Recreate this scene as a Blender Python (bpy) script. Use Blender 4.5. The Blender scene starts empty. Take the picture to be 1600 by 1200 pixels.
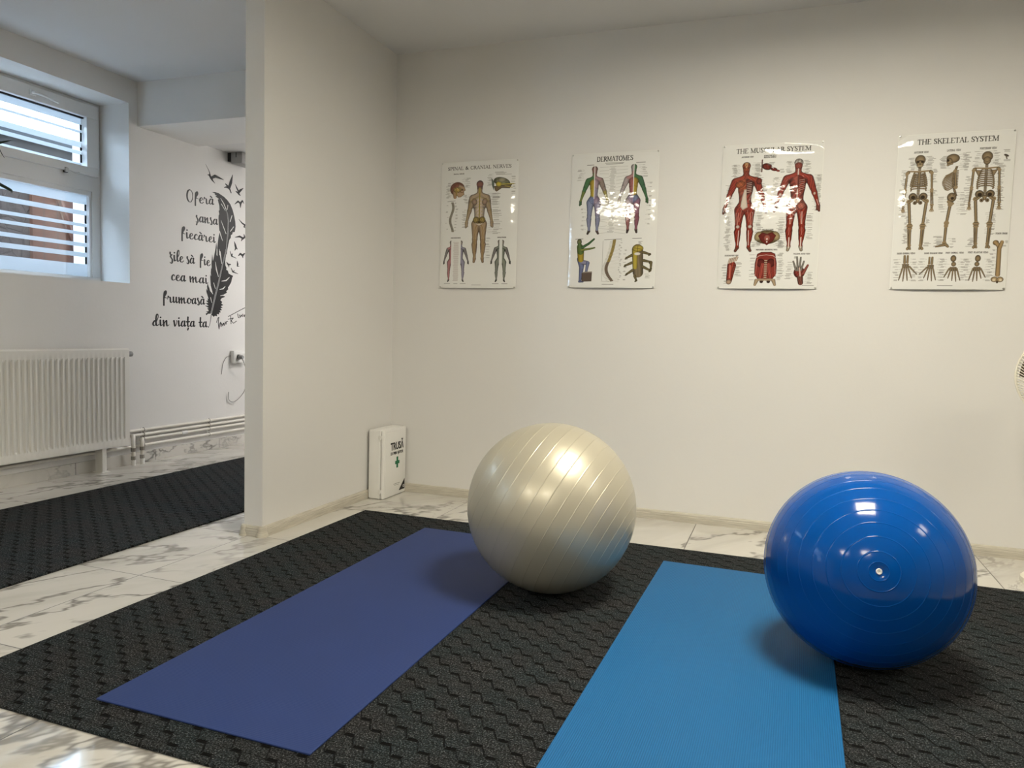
import bpy, bmesh, math, random
import numpy as np
from mathutils import Vector, Matrix
C = bpy.context.scene.collection
PI = math.pi
random.seed(4)
# ------------------------------------------------------------------ camera
cam_data = bpy.data.cameras.new('camera'); cam = bpy.data.objects.new('camera', cam_data); C.objects.link(cam)
YAW, PITCH, ROLL = -0.3502, -0.0691, 0.0281
fw = Vector((math.sin(YAW)*math.cos(PITCH), math.cos(YAW)*math.cos(PITCH), math.sin(PITCH)))
r0 = Vector((math.cos(YAW), -math.sin(YAW), 0)); u0 = r0.cross(fw)
rt = r0*math.cos(ROLL)+u0*math.sin(ROLL); up = -r0*math.sin(ROLL)+u0*math.cos(ROLL)
cam.matrix_world = Matrix(((rt.x, up.x, -fw.x, 2.1443), (rt.y, up.y, -fw.y, -3.8258), (rt.z, up.z, -fw.z, 0.9402), (0, 0, 0, 1)))
cam_data.sensor_width = 36.0; cam_data.lens = 36.0*1162.07/1600.0; cam_data.clip_start = 0.02
bpy.context.scene.camera = cam
# ------------------------------------------------------------------ daylight, exposure
world = bpy.data.worlds.new('world'); bpy.context.scene.world = world; world.use_nodes = True
bg = world.node_tree.nodes['Background']
bg.inputs[0].default_value = (0.58, 0.77, 1.0, 1); bg.inputs[1].default_value = 18.0
vs = bpy.context.scene.view_settings
vs.view_transform = 'Standard'; vs.look = 'None'; vs.gamma = 1.0; vs.exposure = 0.0; vs.use_curve_mapping = False
LAMP = 70.0                      # emission of the ceiling LED panels
LAMP_COL = (1.0, 0.92, 0.745, 1)
LAMP_COL_COOL = (1.0, 0.965, 0.94, 1)
# ------------------------------------------------------------------ materials
def lin(c):
    return tuple(((v/255.0)/12.92 if v/255.0 <= .04045 else (((v/255.0)+.055)/1.055)**2.4) for v in c)
class S:
    """a node socket with arithmetic"""
    def __init__(s, nt, o): s.nt, s.o = nt, o
    def m(s, op, *a):
        n = s.nt.nodes.new('ShaderNodeMath'); n.operation = op
        for i, v in enumerate((s,)+a):
            if isinstance(v, S): s.nt.links.new(v.o, n.inputs[i])
            else: n.inputs[i].default_value = v
        return S(s.nt, n.outputs[0])
    def __add__(s, b): return s.m('ADD', b)
    def __sub__(s, b): return s.m('SUBTRACT', b)
    def __mul__(s, b): return s.m('MULTIPLY', b)
    def __truediv__(s, b): return s.m('DIVIDE', b)
    def floor(s): return s.m('FLOOR')
    def fract(s): return s.m('FRACT')
    def abs(s): return s.m('ABSOLUTE')
    def max(s, b): return s.m('MAXIMUM', b)
    def min(s, b): return s.m('MINIMUM', b)
    def lt(s, b): return s.m('LESS_THAN', b)
    def ss(s, a, b):
        n = s.nt.nodes.new('ShaderNodeMapRange'); n.interpolation_type = 'SMOOTHSTEP'
        s.nt.links.new(s.o, n.inputs[0]); n.inputs[1].default_value = a; n.inputs[2].default_value = b
        n.inputs[3].default_value = 0; n.inputs[4].default_value = 1
        return S(s.nt, n.outputs[0])
class Mat:
    def __init__(s, name, color=(.8, .8, .8), rough=.5, spec=.5, metal=0.0, coat=0.0, coat_rough=.05):
        s.mat = bpy.data.materials.new(name); s.mat.use_nodes = True; s.nt = s.mat.node_tree
        s.b = s.nt.nodes['Principled BSDF']; I = s.b.inputs
        I['Base Color'].default_value = (*color[:3], 1); I['Roughness'].default_value = rough
        I['Specular IOR Level'].default_value = spec; I['Metallic'].default_value = metal
        I['Coat Weight'].default_value = coat; I['Coat Roughness'].default_value = coat_rough
    def node(s, t, **k):
        n = s.nt.nodes.new(t)
        for a, b in k.items(): setattr(n, a, b)
        return n
    def link(s, a, b): s.nt.links.new(a.o if isinstance(a, S) else a, b)
    def xyz(s, kind='Object'):
        tc = s.node('ShaderNodeTexCoord'); sp = s.node('ShaderNodeSeparateXYZ'); s.link(tc.outputs[kind], sp.inputs[0])
        s.tc = tc.outputs[kind]
        return [S(s.nt, sp.outputs[i]) for i in range(3)]
    def vec(s, x, y, z=0.0):
        n = s.node('ShaderNodeCombineXYZ')
        for i, v in enumerate((x, y, z)):
            if isinstance(v, S): s.link(v, n.inputs[i])
            else: n.inputs[i].default_value = v
        return n.outputs[0]
    def noise(s, vec, scale, detail=3.0, rough=.55, dist=0.0):
        n = s.node('ShaderNodeTexNoise'); n.inputs['Scale'].default_value = scale; n.inputs['Detail'].default_value = detail
        n.inputs['Roughness'].default_value = rough; n.inputs['Distortion'].default_value = dist
        if vec is not None: s.link(vec, n.inputs['Vector'])
        return S(s.nt, n.outputs[0])
    def mix(s, f, a, b):
        n = s.node('ShaderNodeMix', data_type='RGBA')
        if isinstance(f, S): s.link(f, n.inputs[0])
        else: n.inputs[0].default_value = f
        for v, i in ((a, 6), (b, 7)):
            if isinstance(v, tuple): n.inputs[i].default_value = (*v[:3], 1)
            else: s.link(v, n.inputs[i])
        return n.outputs[2]
    def color(s, o): s.link(o, s.b.inputs['Base Color'])
    def bump(s, h, strength=.3, dist=.002):
        n = s.node('ShaderNodeBump'); n.inputs['Strength'].default_value = strength; n.inputs['Distance'].default_value = dist
        s.link(h, n.inputs['Height']); s.link(n.outputs[0], s.b.inputs['Normal'])
def emit(name, col, strength):
    m = Mat(name, (.9, .9, .9)); m.b.inputs['Emission Color'].default_value = col; m.b.inputs['Emission Strength'].default_value = strength
    return m.mat
def wall_mat():
    m = Mat('white_wall_paint', (.80, .79, .765), .62, .3)
    m.xyz(); n = m.noise(m.tc, 55, 4, .6); n2 = m.noise(m.tc, 1.3, 2)
    m.color(m.mix(n2, (.725, .715, .695), (.76, .75, .73)))
    m.bump(n, .12, .004)
    return m.mat
def marble_mat():
    m = Mat('marble_tile', (.75, .73, .69), .09, .8)
    x, y, z = m.xyz(); P = .612
    tx = (x+.070+P*10)/P; ty = (y+2.361+P*10)/P
    ix, iy = tx.floor(), ty.floor()
    wn = m.node('ShaderNodeTexWhiteNoise', noise_dimensions='2D'); m.link(m.vec(ix, iy), wn.inputs['Vector'])
    sp = m.node('ShaderNodeSeparateColor'); m.link(wn.outputs['Color'], sp.inputs[0])
    ra, rb = S(m.nt, sp.outputs[0]), S(m.nt, sp.outputs[1])
    # vein space: skewed so that veins run long and slanting, shifted per tile
    lx = tx.fract()*P; ly = ty.fract()*P
    a = (lx*.82-ly*.57)*1.0+ra*9; b = (lx*.57+ly*.82)*.42+rb*9
    base = m.vec(a, b, z)
    w1 = m.noise(base, 2.3, 5, .62, .25); v1 = (w1-.5).abs().ss(0.0, .026)
    w2 = m.noise(m.vec(a+3.1, b*1.3, z), 4.4, 5, .6, .35); v2 = (w2-.47).abs().ss(0.0, .018)
    blot = m.noise(base, 1.7, 3, .6, .5).ss(.50, .74)
    soft = m.noise(m.vec(a*1.7+5, b, z), 2.2, 4, .6, .6).ss(.42, .75)
    fade = m.noise(m.vec(a*.8+7, b*.8, z), 2.4, 2).ss(.30, .54)
    c = m.mix(soft*.5, (.63, .61, .565), (.40, .38, .335))
    c = m.mix((v1.m('SUBTRACT', 1.0).abs())*fade*.85, c, (.17, .16, .145))
    c = m.mix((v2.m('SUBTRACT', 1.0).abs())*blot*.85, c, (.12, .115, .11))
    gx = (tx.fract()-.5).abs(); gy = (ty.fract()-.5).abs()
    g = gx.max(gy).ss(.5-.0038, .5-.0020)
    m.color(m.mix(g, c, (.035, .03, .026)))
    r = m.noise(m.tc, 9, 3).ss(.3, .8)*.04+.035
    m.link(r+g*.4, m.b.inputs['Roughness'])
    n = m.noise(m.tc, 5.5, 2)
    m.bump(n*.35-g, .10, .002)
    return m.mat
def carpet_mat():
    m = Mat('charcoal_carpet', (.02, .022, .025), .95, .12)
    x, y, z = m.xyz(); PX, PY = .0955, .075
    wob = (m.noise(m.tc, 26, 2)-.5)*.006
    x = x+wob; y = y+wob
    def dash(ox, oy, w, h, slant=0.0):
        fy = ((y-oy)/PY+100.5).fract()*PY-PY/2
        fx = ((x-ox+fy*slant)/PX+100.5).fract()*PX-PX/2
        return (fx.abs()-w).ss(.0022, -.0012)*(fy.abs()-h).ss(.0022, -.0012)
    A = (1.249, -1.949)
    d = dash(A[0], A[1], .0125, .0055).max(dash(A[0]+.0477, A[1]-.0365, .0125, .0055))
    # slanted grooves that step from one dash to the next
    s1 = dash(A[0]+.022, A[1]-.018, .0018, .0185, .55)
    s2 = dash(A[0]+.0477+.022, A[1]-.0365-.018, .0014, .0185, .55)
    fy = ((y-A[1])/(PY/2)+100.5).fract()*(PY/2)-PY/4
    row = (fy.abs()-.0007).ss(.0014, 0)
    g = d.max(s1*.92).max(s2*.75).max(row*.5)
    tw = m.node('ShaderNodeTexWave', bands_direction='Y'); tw.inputs['Scale'].default_value = 45; tw.inputs['Distortion'].default_value = 4
    tw.inputs['Detail'].default_value = 2; m.link(m.tc, tw.inputs['Vector'])
    rib = S(m.nt, tw.outputs['Fac'])
    n = m.noise(m.tc, 235, 3, .85).ss(.38, .68)
    big = m.noise(m.tc, 7, 3)
    hue = m.mix(big.ss(.3, .7), (.060, .060, .062), (.038, .060, .067))
    c = m.mix(n*(rib*.4+.6), (.006, .006, .0065), hue)
    c = m.mix((n-.72).max(0)*1.9, c, (.28, .28, .29))
    m.color(m.mix(g, c, (.0018, .0018, .002)))
    m.bump(n*.25+rib*.2-g*1.6, .7, .004)
    return m.mat
def mat_mat(name, col, ribs, dark):
    m = Mat(name, col, .62, .35)
    x, y, z = m.xyz()
    n = m.noise(m.tc, 5, 3); f = m.noise(m.tc, 320, 2)
    if ribs:
        r = ((x*(2*PI/.0052)).m('SINE')*.5+.5)
        m.color(m.mix(r*.55+n*.2, dark, col)); m.bump(r+f*.2, .55, .0012)
    else:
        r = ((y*(2*PI/.0062)+(x*90).m('SINE')*.5).m('SINE')*.5+.5)
        m.color(m.mix(n*.5+f*.35+r*.12, dark, col)); m.bump(f*.7+r*.5, .4, .0009)
    return m.mat
def wood_print_mat():
    m = Mat('pale_wood_print', (.6, .55, .45), .4, .4)
    x, y, z = m.xyz('Object')
    n = m.noise(m.vec(x*3, y*3, z*120), 3.0, 4, .6, .4)
    m.color(m.mix(n.ss(.35, .7), (.60, .565, .48), (.43, .40, .335)))
    return m.mat
M = dict(
    wall=wall_mat(), marble=marble_mat(), carpet=carpet_mat(),
    ceiling=Mat('ceiling_paint', (.68, .677, .675), .7, .2).mat,
    cream=Mat('cream_wall_paint', (.52, .49, .44), .7, .2).mat,
    beige=Mat('beige_wall_paint', (.22, .20, .175), .7, .2).mat,
    mat_navy=mat_mat('navy_foam', (.020, .043, .165), False, (.014, .032, .125)),
    mat_blue=mat_mat('blue_ribbed_foam', (.0055, .148, .38), True, (.003, .088, .24)),
    skirt=wood_print_mat(),
    blue=Mat('blue_vinyl', (.0, .064, .31), .12, .30).mat,
    white_plastic=Mat('white_plastic', (.80, .795, .77), .32, .5).mat,
    cream_plastic=Mat('cream_plastic', (.80, .77, .66), .35, .5).mat,
    pvc=Mat('white_pvc', (.74, .74, .73), .3, .5).mat,
    radiator=Mat('radiator_enamel', (.74, .725, .68), .28, .5).mat,
    pipe=Mat('white_pipe', (.80, .77, .70), .3, .5).mat,
    nickel=Mat('nickel', (.35, .33, .30), .35, .5, .8).mat,
    grey_plastic=Mat('grey_plastic', (.30, .30, .295), .4, .4).mat,
    dark_grey=Mat('dark_grey_plastic', (.035, .035, .035), .5, .3).mat,
    black=Mat('black_vinyl_film', (.006, .006, .0065), .45, .3).mat,
    black_ink=Mat('black_ink', (.008, .008, .008), .5, .3).mat,
    green_ink=Mat('green_ink', (.006, .16, .06), .5, .3).mat,
    grey_ink=Mat('grey_ink', (.28, .27, .25), .6, .3).mat,
    white_ink=Mat('white_ink', (.75, .74, .72), .5, .3).mat,
    steel=Mat('steel', (.55, .54, .52), .3, .5, .9).mat,
    seal=Mat('black_seal', (.012, .012, .013), .6, .3).mat,
    quill=Mat('grey_quill', (.20, .20, .20), .5, .3).mat,
    blade=Mat('smoked_blade', (.10, .085, .06), .35, .4).mat,
    cable=Mat('grey_cable', (.30, .295, .28), .5, .4).mat,
    leaf=Mat('dark_leaf', (.010, .022, .008), .4, .4).mat,
    pot=Mat('terracotta_pot', (.30, .12, .06), .7, .3).mat,
    soil=Mat('soil', (.03, .02, .013), .95, .1).mat,
    ground=Mat('gravel', (.75, .75, .75), .95, .1).mat,
)
def pearl():
    m = Mat('pearl_vinyl', (.52, .485, .385), .37, .5, .0, .25, .15)
    m.b.inputs['Metallic'].default_value = .40
    return m.mat
M['pearl'] = pearl()
def film():
    m = bpy.data.materials.new('frosted_film'); m.use_nodes = True; nt = m.node_tree; nt.nodes.clear()
    o = nt.nodes.new('ShaderNodeOutputMaterial'); t = nt.nodes.new('ShaderNodeBsdfTranslucent'); d = nt.nodes.new('ShaderNodeBsdfDiffuse'); x = nt.nodes.new('ShaderNodeMixShader')
    t.inputs[0].default_value = (.62, .63, .64, 1); d.inputs[0].default_value = (.6, .61, .62, 1); x.inputs[0].default_value = .25
    nt.links.new(t.outputs[0], x.inputs[1]); nt.links.new(d.outputs[0], x.inputs[2]); nt.links.new(x.outputs[0], o.inputs[0])
    return m
M['film'] = film()
def glass():
    m = bpy.data.materials.new('window_glass'); m.use_nodes = True; nt = m.node_tree; nt.nodes.clear()
    o = nt.nodes.new('ShaderNodeOutputMaterial'); t = nt.nodes.new('ShaderNodeBsdfTransparent'); g = nt.nodes.new('ShaderNodeBsdfGlossy'); x = nt.nodes.new('ShaderNodeMixShader')
    g.inputs['Roughness'].default_value = .0; t.inputs[0].default_value = (.97, .98, .98, 1)
    x.inputs[0].default_value = .05; nt.links.new(t.outputs[0], x.inputs[1]); nt.links.new(g.outputs[0], x.inputs[2]); nt.links.new(x.outputs[0], o.inputs[0])
    return m
M['glass'] = glass()
def stone_mat():
    m = Mat('rough_stone', (.2, .15, .12), .9, .2); m.xyz()
    v = m.node('ShaderNodeTexVoronoi', feature='DISTANCE_TO_EDGE'); v.inputs['Scale'].default_value = 9; m.link(m.tc, v.inputs['Vector'])
    e = S(m.nt, v.outputs['Distance']).ss(.0, .06); n = m.noise(m.tc, 30, 4, .7)
    m.color(m.mix(e*.6+n*.4, (.03, .02, .016), m.mix(n, (.034, .020, .016), (.075, .055, .046)))); m.bump(e+n, .6, .02)
    return m.mat
def planks_mat():
    m = Mat('weathered_boards', (.2, .09, .05), .8, .2); x, y, z = m.xyz()
    n = m.noise(m.vec(x, y*20, z*1.5), 4, 4, .6); l = ((y/.11+50).fract()-.5).abs().ss(.46, .49)
    c = m.mix(n, (.036, .0105, .005), (.10, .034, .016)); m.color(m.mix(l, c, (.02, .01, .008)))
    return m.mat
def brick_mat():
    m = Mat('grey_brick', (.2, .18, .16), .9, .2); x, y, z = m.xyz()
    b = m.node('ShaderNodeTexBrick'); m.link(m.vec(y, z), b.inputs['Vector']); b.inputs['Scale'].default_value = 1.0
    b.inputs['Color1'].default_value = (.034, .029, .026, 1); b.inputs['Color2'].default_value = (.05, .042, .037, 1); b.inputs['Mortar'].default_value = (.05, .045, .04, 1)
    b.inputs['Brick Width'].default_value = .19; b.inputs['Row Height'].default_value = .14; b.inputs['Mortar Size'].default_value = .006
    n = m.noise(m.tc, 35, 4, .7); m.color(m.mix(n*.5, b.outputs[0], (.018, .016, .015))); return m.mat
def stucco_mat():
    m = Mat('white_stucco', (.8, .8, .8), .9, .2); m.xyz(); n = m.noise(m.tc, 60, 4, .7)
    m.color(m.mix(n, (.66, .66, .66), (.86, .86, .86))); m.bump(n, .5, .01); return m.mat
M['stone'] = stone_mat(); M['planks'] = planks_mat(); M['brick'] = brick_mat(); M['stucco'] = stucco_mat()
# ------------------------------------------------------------------ builders
def tag(o, label=None, cat=None, group=None, kind=None):
    if label: o['label'] = label
    if cat: o['category'] = cat
    if group: o['group'] = group
    if kind: o['kind'] = kind
    return o
def empty(name, loc=(0, 0, 0)):
    o = bpy.data.objects.new(name, None); C.objects.link(o); o.location = loc; o.empty_display_size = .05
    return o
class MB:
    """collects shapes into one mesh"""
    def __init__(s): s.bm = bmesh.new()
    def box(s, x0, x1, y0, y1, z0, z1, bev=0.0, seg=2):
        r = bmesh.ops.create_cube(s.bm, size=1.0); vs_ = r['verts']
        for v in vs_:
            v.co = Vector(((x0+x1)/2+v.co.x*(x1-x0), (y0+y1)/2+v.co.y*(y1-y0), (z0+z1)/2+v.co.z*(z1-z0)))
        if bev > 0:
            es = list({e for v in vs_ for e in v.link_edges})
            bmesh.ops.bevel(s.bm, geom=es, offset=bev, segments=seg, profile=.5, affect='EDGES')
        return s
    def tube(s, pts, r, seg=12, cap=True):
        pts = [Vector(p) for p in pts]; rings = []
        rr = r if isinstance(r, (list, tuple)) else [r]*len(pts)
        n0 = None
        for i, p in enumerate(pts):
            d = (pts[min(i+1, len(pts)-1)]-pts[max(i-1, 0)]).normalized()
            if n0 is None:
                n0 = d.orthogonal().normalized()
            else:
                n0 = (n0-d*n0.dot(d)).normalized()
            b = d.cross(n0)
            rings.append([s.bm.verts.new(p+(n0*math.cos(2*PI*k/seg)+b*math.sin(2*PI*k/seg))*rr[i]) for k in range(seg)])
        for a, b in zip(rings[:-1], rings[1:]):
            for k in range(seg): s.bm.faces.new((a[k], a[(k+1) % seg], b[(k+1) % seg], b[k]))
        if cap:
            s.bm.faces.new(rings[0][::-1]); s.bm.faces.new(rings[-1])
        return s
    def lathe(s, prof, seg=48, mat=Matrix.Identity(4), closed=False):
        """prof: (radius, height) pairs; axis z"""
        rings = []
        for r, h in prof:
            if r < 1e-6: rings.append([s.bm.verts.new(mat @ Vector((0, 0, h)))])
            else: rings.append([s.bm.verts.new(mat @ Vector((r*math.cos(2*PI*k/seg), r*math.sin(2*PI*k/seg), h))) for k in range(seg)])
        if closed: rings.append(rings[0])
        for a, b in zip(rings[:-1], rings[1:]):
            for k in range(seg):
                k2 = (k+1) % seg
                if len(a) == 1 and len(b) == 1: continue
                if len(a) == 1: s.bm.faces.new((a[0], b[k2], b[k]))
                elif len(b) == 1: s.bm.faces.new((a[k], a[k2], b[0]))
                else: s.bm.faces.new((a[k], a[k2], b[k2], b[k]))
        return s
    def prism(s, poly, axis, a, b):
        """polygon in the two other axes, extruded along axis from a to b"""
        def P(q, t):
            v = list(q); v.insert(axis, t); return Vector(v)
        A = [s.bm.verts.new(P(q, a)) for q in poly]; B = [s.bm.verts.new(P(q, b)) for q in poly]
        n = len(poly)
        for k in range(n): s.bm.faces.new((A[k], A[(k+1) % n], B[(k+1) % n], B[k]))
        s.bm.faces.new(A[::-1]); s.bm.faces.new(B)
        return s
    def build(s, name, mat, parent=None, smooth=False, angle=40):
        bmesh.ops.recalc_face_normals(s.bm, faces=s.bm.faces[:])
        me = bpy.data.meshes.new(name); s.bm.to_mesh(me); s.bm.free()
        if mat: me.materials.append(mat)
        if smooth:
            me.polygons.foreach_set('use_smooth', [True]*len(me.polygons))
            if angle: me.set_sharp_from_angle(angle=math.radians(angle))
        o = bpy.data.objects.new(name, me); C.objects.link(o)
        if parent is not None: o.parent = parent
        return o
def struct(o): o['kind'] = 'structure'; return o
def catmull(pts, n=6):
    P = [np.array(p, float) for p in pts]
    if len(P) < 3: return [tuple(p) for p in P]
    Q = [2*P[0]-P[1]]+P+[2*P[-1]-P[-2]]; out = []
    for i in range(1, len(Q)-2):
        a, b, c, d = Q[i-1:i+3]
        for k in range(n):
            t = k/n; out.append(tuple(.5*(2*b+(c-a)*t+(2*a-5*b+4*c-d)*t*t+(3*b-a-3*c+d)*t**3)))
    out.append(tuple(P[-1])); return out
# ------------------------------------------------------------------ room shell
H = 2.49; LX = -1.885; RX = 5.6; FY = -7.0; BY = 2.2; PT = -.098; PL = -1.142; SOF = 2.21; CB = 2.235
struct(MB().box(LX-.5, RX+.1, FY-.1, BY+.1, -.1, 0).build('floor', M['marble']))
mb = MB().box(LX-.5, RX+.1, FY-.1, BY+.1, H, H+.12)
struct(mb.build('ceiling', M['ceiling']))
struct(MB().box(PT, RX, 0, .1, 0, H).build('wall_back', M['wall']))
struct(MB().box(RX, RX+.1, FY, .1, 0, H).build('wall_right', M['cream']))
struct(MB().box(LX-.1, RX+.1, FY-.1, FY, 0, H).build('wall_front', M['beige']))
struct(MB().box(PT, 0, PL, 0, 0, H).build('wall_partition', M['wall']))
struct(MB().box(PT, 0, 0.1, BY, 0, H).build('wall_corridor', M['wall']))
struct(MB().box(LX-.1, PT, BY, BY+.1, 0, H).build('wall_end', M['wall']))
struct(MB().box(LX, PT, -.035, .5, SOF, H).build('trim_1', M['wall']))          # ceiling beam
struct(MB().box(LX, PT, .5, BY, CB, H).build('trim_2', M['ceiling']))            # lower ceiling beyond the beam
# window wall with its opening, plus one cut for the added unseen window
WY0, WY1, WZ0, WZ1 = -1.62, -.105, 1.19, 2.34; WT = LX-.495; VY0, VY1 = -4.75, -3.235
struct(MB().box(WT, LX, WY0, WY1, 0, WZ0).build('wall_left', M['wall']))
struct(MB().box(WT, LX, WY1, BY, 0, H).build('wall_left_back', M['wall']))
struct(MB().box(WT, LX, WY0, WY1, WZ1, H).build('wall_left_top', M['wall']))
struct(MB().box(WT, LX, VY1, WY0, 0, H).build('wall_left_middle', M['wall']))
struct(MB().box(WT, LX, FY, VY0, 0, H).box(WT, LX, VY0, VY1, 0, WZ0).box(WT, LX, VY0, VY1, WZ1, H).build('wall_left_front', M['wall']))
# skirting
def skirting(name, poly_axis, a, b, at, sgn):
    h, t = .048, .014
    prof = [(0, 0), (t, 0), (t, h*.62), (t*.86, h*.66), (t*.86, h*.80), (t*.62, h*.95), (t*.2, h), (0, h)]
    if poly_axis == 0: poly = [(at+sgn*p, q) for p, q in prof]
    else: poly = [(at+sgn*p, q) for p, q in prof]
    return struct(MB().prism(poly, poly_axis, a, b).build(name, M['skirt']))
skirting('baseboard_back', 0, .014, RX, 0, -1)
skirting('baseboard_partition', 1, PL, -.0, 0, 1)
skirting('baseboard_left', 1, PL, 2.0, PT, -1)
skirting('baseboard_end', 0, PT, 0, PL, -1)
def corner_cap(x, y, name):
    m_ = MB(); h = .0495
    prof = [(.0275, 0), (.0265, .010), (.0215, .020), (.0200, .030), (.0205, .040), (.0165, .0475), (.008, h), (0, h)]
    m_.lathe(prof, 24, Matrix.Translation((x, y, 0)))
    return struct(m_.build(name, M['skirt'], smooth=True))
corner_cap(-.003, PL+.003, 'trim_3'); corner_cap(PT+.003, PL+.003, 'trim_4')
struct(MB().box(LX, LX+.010, -4, BY, 0, .072, .001, 1).build('baseboard_window_wall', M['marble']))
# ------------------------------------------------------------------ window
FX = -2.135
def make_window(wname, WY0, WY1):
    win = tag(empty(wname, (FX, WY0+.76, 1.2)), kind='structure')
    def wpart(mb, name, mat, parent=None, smooth=False):
        o = mb.build(name, mat, None, smooth); o.parent = win; o.matrix_parent_inverse = Matrix.Translation(Vector((FX, WY0+.76, 1.2))).inverted(); return o
    def ring(mb, x0, x1, y0, y1, z0, z1, wy, wz0, wz1, bev=.004):
        mb.box(x0, x1, y0, y1, z0, z0+wz0, bev).box(x0, x1, y0, y1, z1-wz1, z1, bev)
        mb.box(x0, x1, y0, y0+wy, z0+wz0-.002, z1-wz1+.002, bev).box(x0, x1, y1-wy, y1, z0+wz0-.002, z1-wz1+.002, bev); return mb
    wpart(ring(MB(), FX-.07, FX, WY0, WY1, WZ0-.03, WZ1, .062, .065, .03), 'window_frame', M['pvc'])
    wpart(MB().box(FX-.07, FX, WY0+.05, WY1-.05, 1.775, 1.875, .004), 'mullion', M['pvc'])
    wpart(MB().box(FX-.03, FX-.006, WY0+.062, WY1-.062, 1.745, 1.777, .004).box(FX-.03, FX-.006, WY1-.08, WY1-.062, 1.222, 1.75, .003), 'glazing_bead', M['pvc'])
    sash = wpart(ring(MB(), FX-.05, FX+.016, WY0+.02, WY1-.02, 1.872, 2.322, .088, .055, .085), 'sash', M['pvc'])
    g1 = MB().box(FX-.035, FX-.029, WY0+.06, WY1-.06, 1.222, 1.78); wpart(g1, 'pane', M['glass'])
    g2 = MB().box(FX-.035, FX-.029, WY0+.1, WY1-.1, 1.92, 2.24); wpart(g2, 'pane', M['glass'])
    GAPS_LOW = [(1.649, 1.69), (1.567, 1.62), (1.513, 1.546), (1.443, 1.4926), (1.381, 1.418), (1.306, 1.352)]
    GAPS_UP = [(2.154, 2.190), (2.082, 2.138), (2.026, 2.046), (1.950, 2.002)]
    sl = MB().box(FX-.029, FX-.012, WY0+.1, WY1-.1, 2.229, 2.2375)
    for a_, b_ in GAPS_UP: sl.box(FX-.029, FX-.024, WY1-.124, WY1-.112, a_, b_)
    for a_, b_ in GAPS_LOW: sl.box(FX-.029, FX-.024, WY1-.096, WY1-.084, a_, b_)
    wpart(sl, 'seal', M['seal'])
    def film_strips(z0, z1, gaps, y0, y1):
        m_ = MB(); zs = [z0]+[v for g in sorted(gaps) for v in sorted(g)]+[z1]
        for a, b in zip(zs[0::2], zs[1::2]): m_.box(FX-.0375, FX-.0358, y0, y1, a, b)
        return m_
    wpart(film_strips(1.222, 1.78, GAPS_LOW, WY0+.06, WY1-.06), 'frosted_film', M['film'])
    wpart(film_strips(1.92, 2.24, GAPS_UP, WY0+.1, WY1-.1), 'frosted_film', M['film'])
    hd = MB().box(FX+.016, FX+.026, WY1-.495, WY1-.455, 2.262, 2.292, .004)
    hd.tube([(FX+.02, WY1-.48, 2.277), (FX+.042, WY1-.478, 2.277), (FX+.047, WY1-.455, 2.276), (FX+.045, WY1-.395, 2.270), (FX+.038, WY1-.325, 2.262)], [.008, .008, .008, .007, .006], 10)
    wpart(hd, 'window_handle', M['pvc'], smooth=True)
    lt = MB().box(FX+.012, FX+.03, WY1-.27, WY1-.25, 1.862, 1.886, .003).tube([(FX+.03, WY1-.26, 1.872), (FX+.034, WY1-.215, 1.866), (FX+.032, WY1-.18, 1.872)], .004, 8)
    wpart(lt, 'stay_latch', M['steel'], smooth=True)
    wpart(MB().box(FX-.0, FX+.0175, WY1-.269, WY1-.247, 1.858, 1.89, .002), 'latch_recess', M['seal'])
make_window('window_1', WY0, WY1); make_window('added_window_2', VY0, VY1)  # second window is out of view, added to bring more daylight indoors
# outside the window
struct(MB().box(-7.2, WT, -6, 4, 1.0, 1.1).build('ground_outside', M['ground']))
struct(MB().box(-3.25, -3.1, -5, .13, 1.1, 1.93).box(-3.25, -3.1, .95, 3.5, 1.1, 1.93).build('wall_garden', M['stone']))
struct(MB().box(-3.25, -3.11, -5, 3.5, 1.93, 2.25).build('wall_garden_top', M['brick']))
struct(MB().box(-3.3, -3.06, -5, 3.5, 2.25, 2.285).build('trim_5', M['seal']))
struct(MB().box(-7.2, -7.0, -8, 6, 1.1, 4.2).build('wall_neighbour', M['stucco']))
bp = tag(empty('board_panel', (-3.1, .54, 1.1)), 'brown weathered boards leaning against the stone wall outside the window', 'boards')
o = MB().box(-3.1, -3.07, .13, .95, 1.1, 1.93).build('boards', M['planks']); o.parent = bp; o.location = -Vector(bp.location)
dg = MB(); dg.tube([(-3.055, .30, 1.93), (-3.055, .62, 1.12)], .022, 6)
o = dg.build('brace', M['planks'], bp); o.location = -Vector(bp.location)
# ------------------------------------------------------------------ ceiling LED panels
def panel(x, y, z, label, mat, g='square light panels in the ceiling'):
    r = tag(empty('ceiling_light', (x, y, z)), label, 'ceiling light', g)
    f = MB(); a, b = .305, .285
    f.box(-a, a, -a, -b, -.034, 0, .002).box(-a, a, b, a, -.034, 0, .002).box(-a, -b, -b, b, -.034, 0, .002).box(b, a, -b, b, -.034, 0, .002)  # rim made deep to hold lamp light off the upper walls
    f.build('frame', M['pvc'], r)
    MB().box(-b, b, -b, b, -.008, -.002).build('diffuser', mat, r)
    return r
E_main = emit('led_panel_glow', LAMP_COL, LAMP)
E_dim = emit('led_panel_dim_glow', LAMP_COL, LAMP*.24); E_far = emit('led_panel_far_glow', LAMP_COL, LAMP*.62)
E_cool = emit('led_panel_cool_glow', LAMP_COL_COOL, 35.0)
panel(2.28, -1.75, H, 'square ceiling light panel above the blue ball, mirrored on its top', E_main)
panel(4.72, -1.8, H, 'square ceiling light panel right of the floor fan', E_dim)
panel(.22, -5.2, H, 'square ceiling light panel behind the camera on the left', E_far)
panel(2.03, -5.1, H, 'square ceiling light panel behind the camera in the middle', E_far)
panel(-.50, 1.75, CB, 'square ceiling light panel beyond the beam in the side corridor', E_cool)
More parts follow.
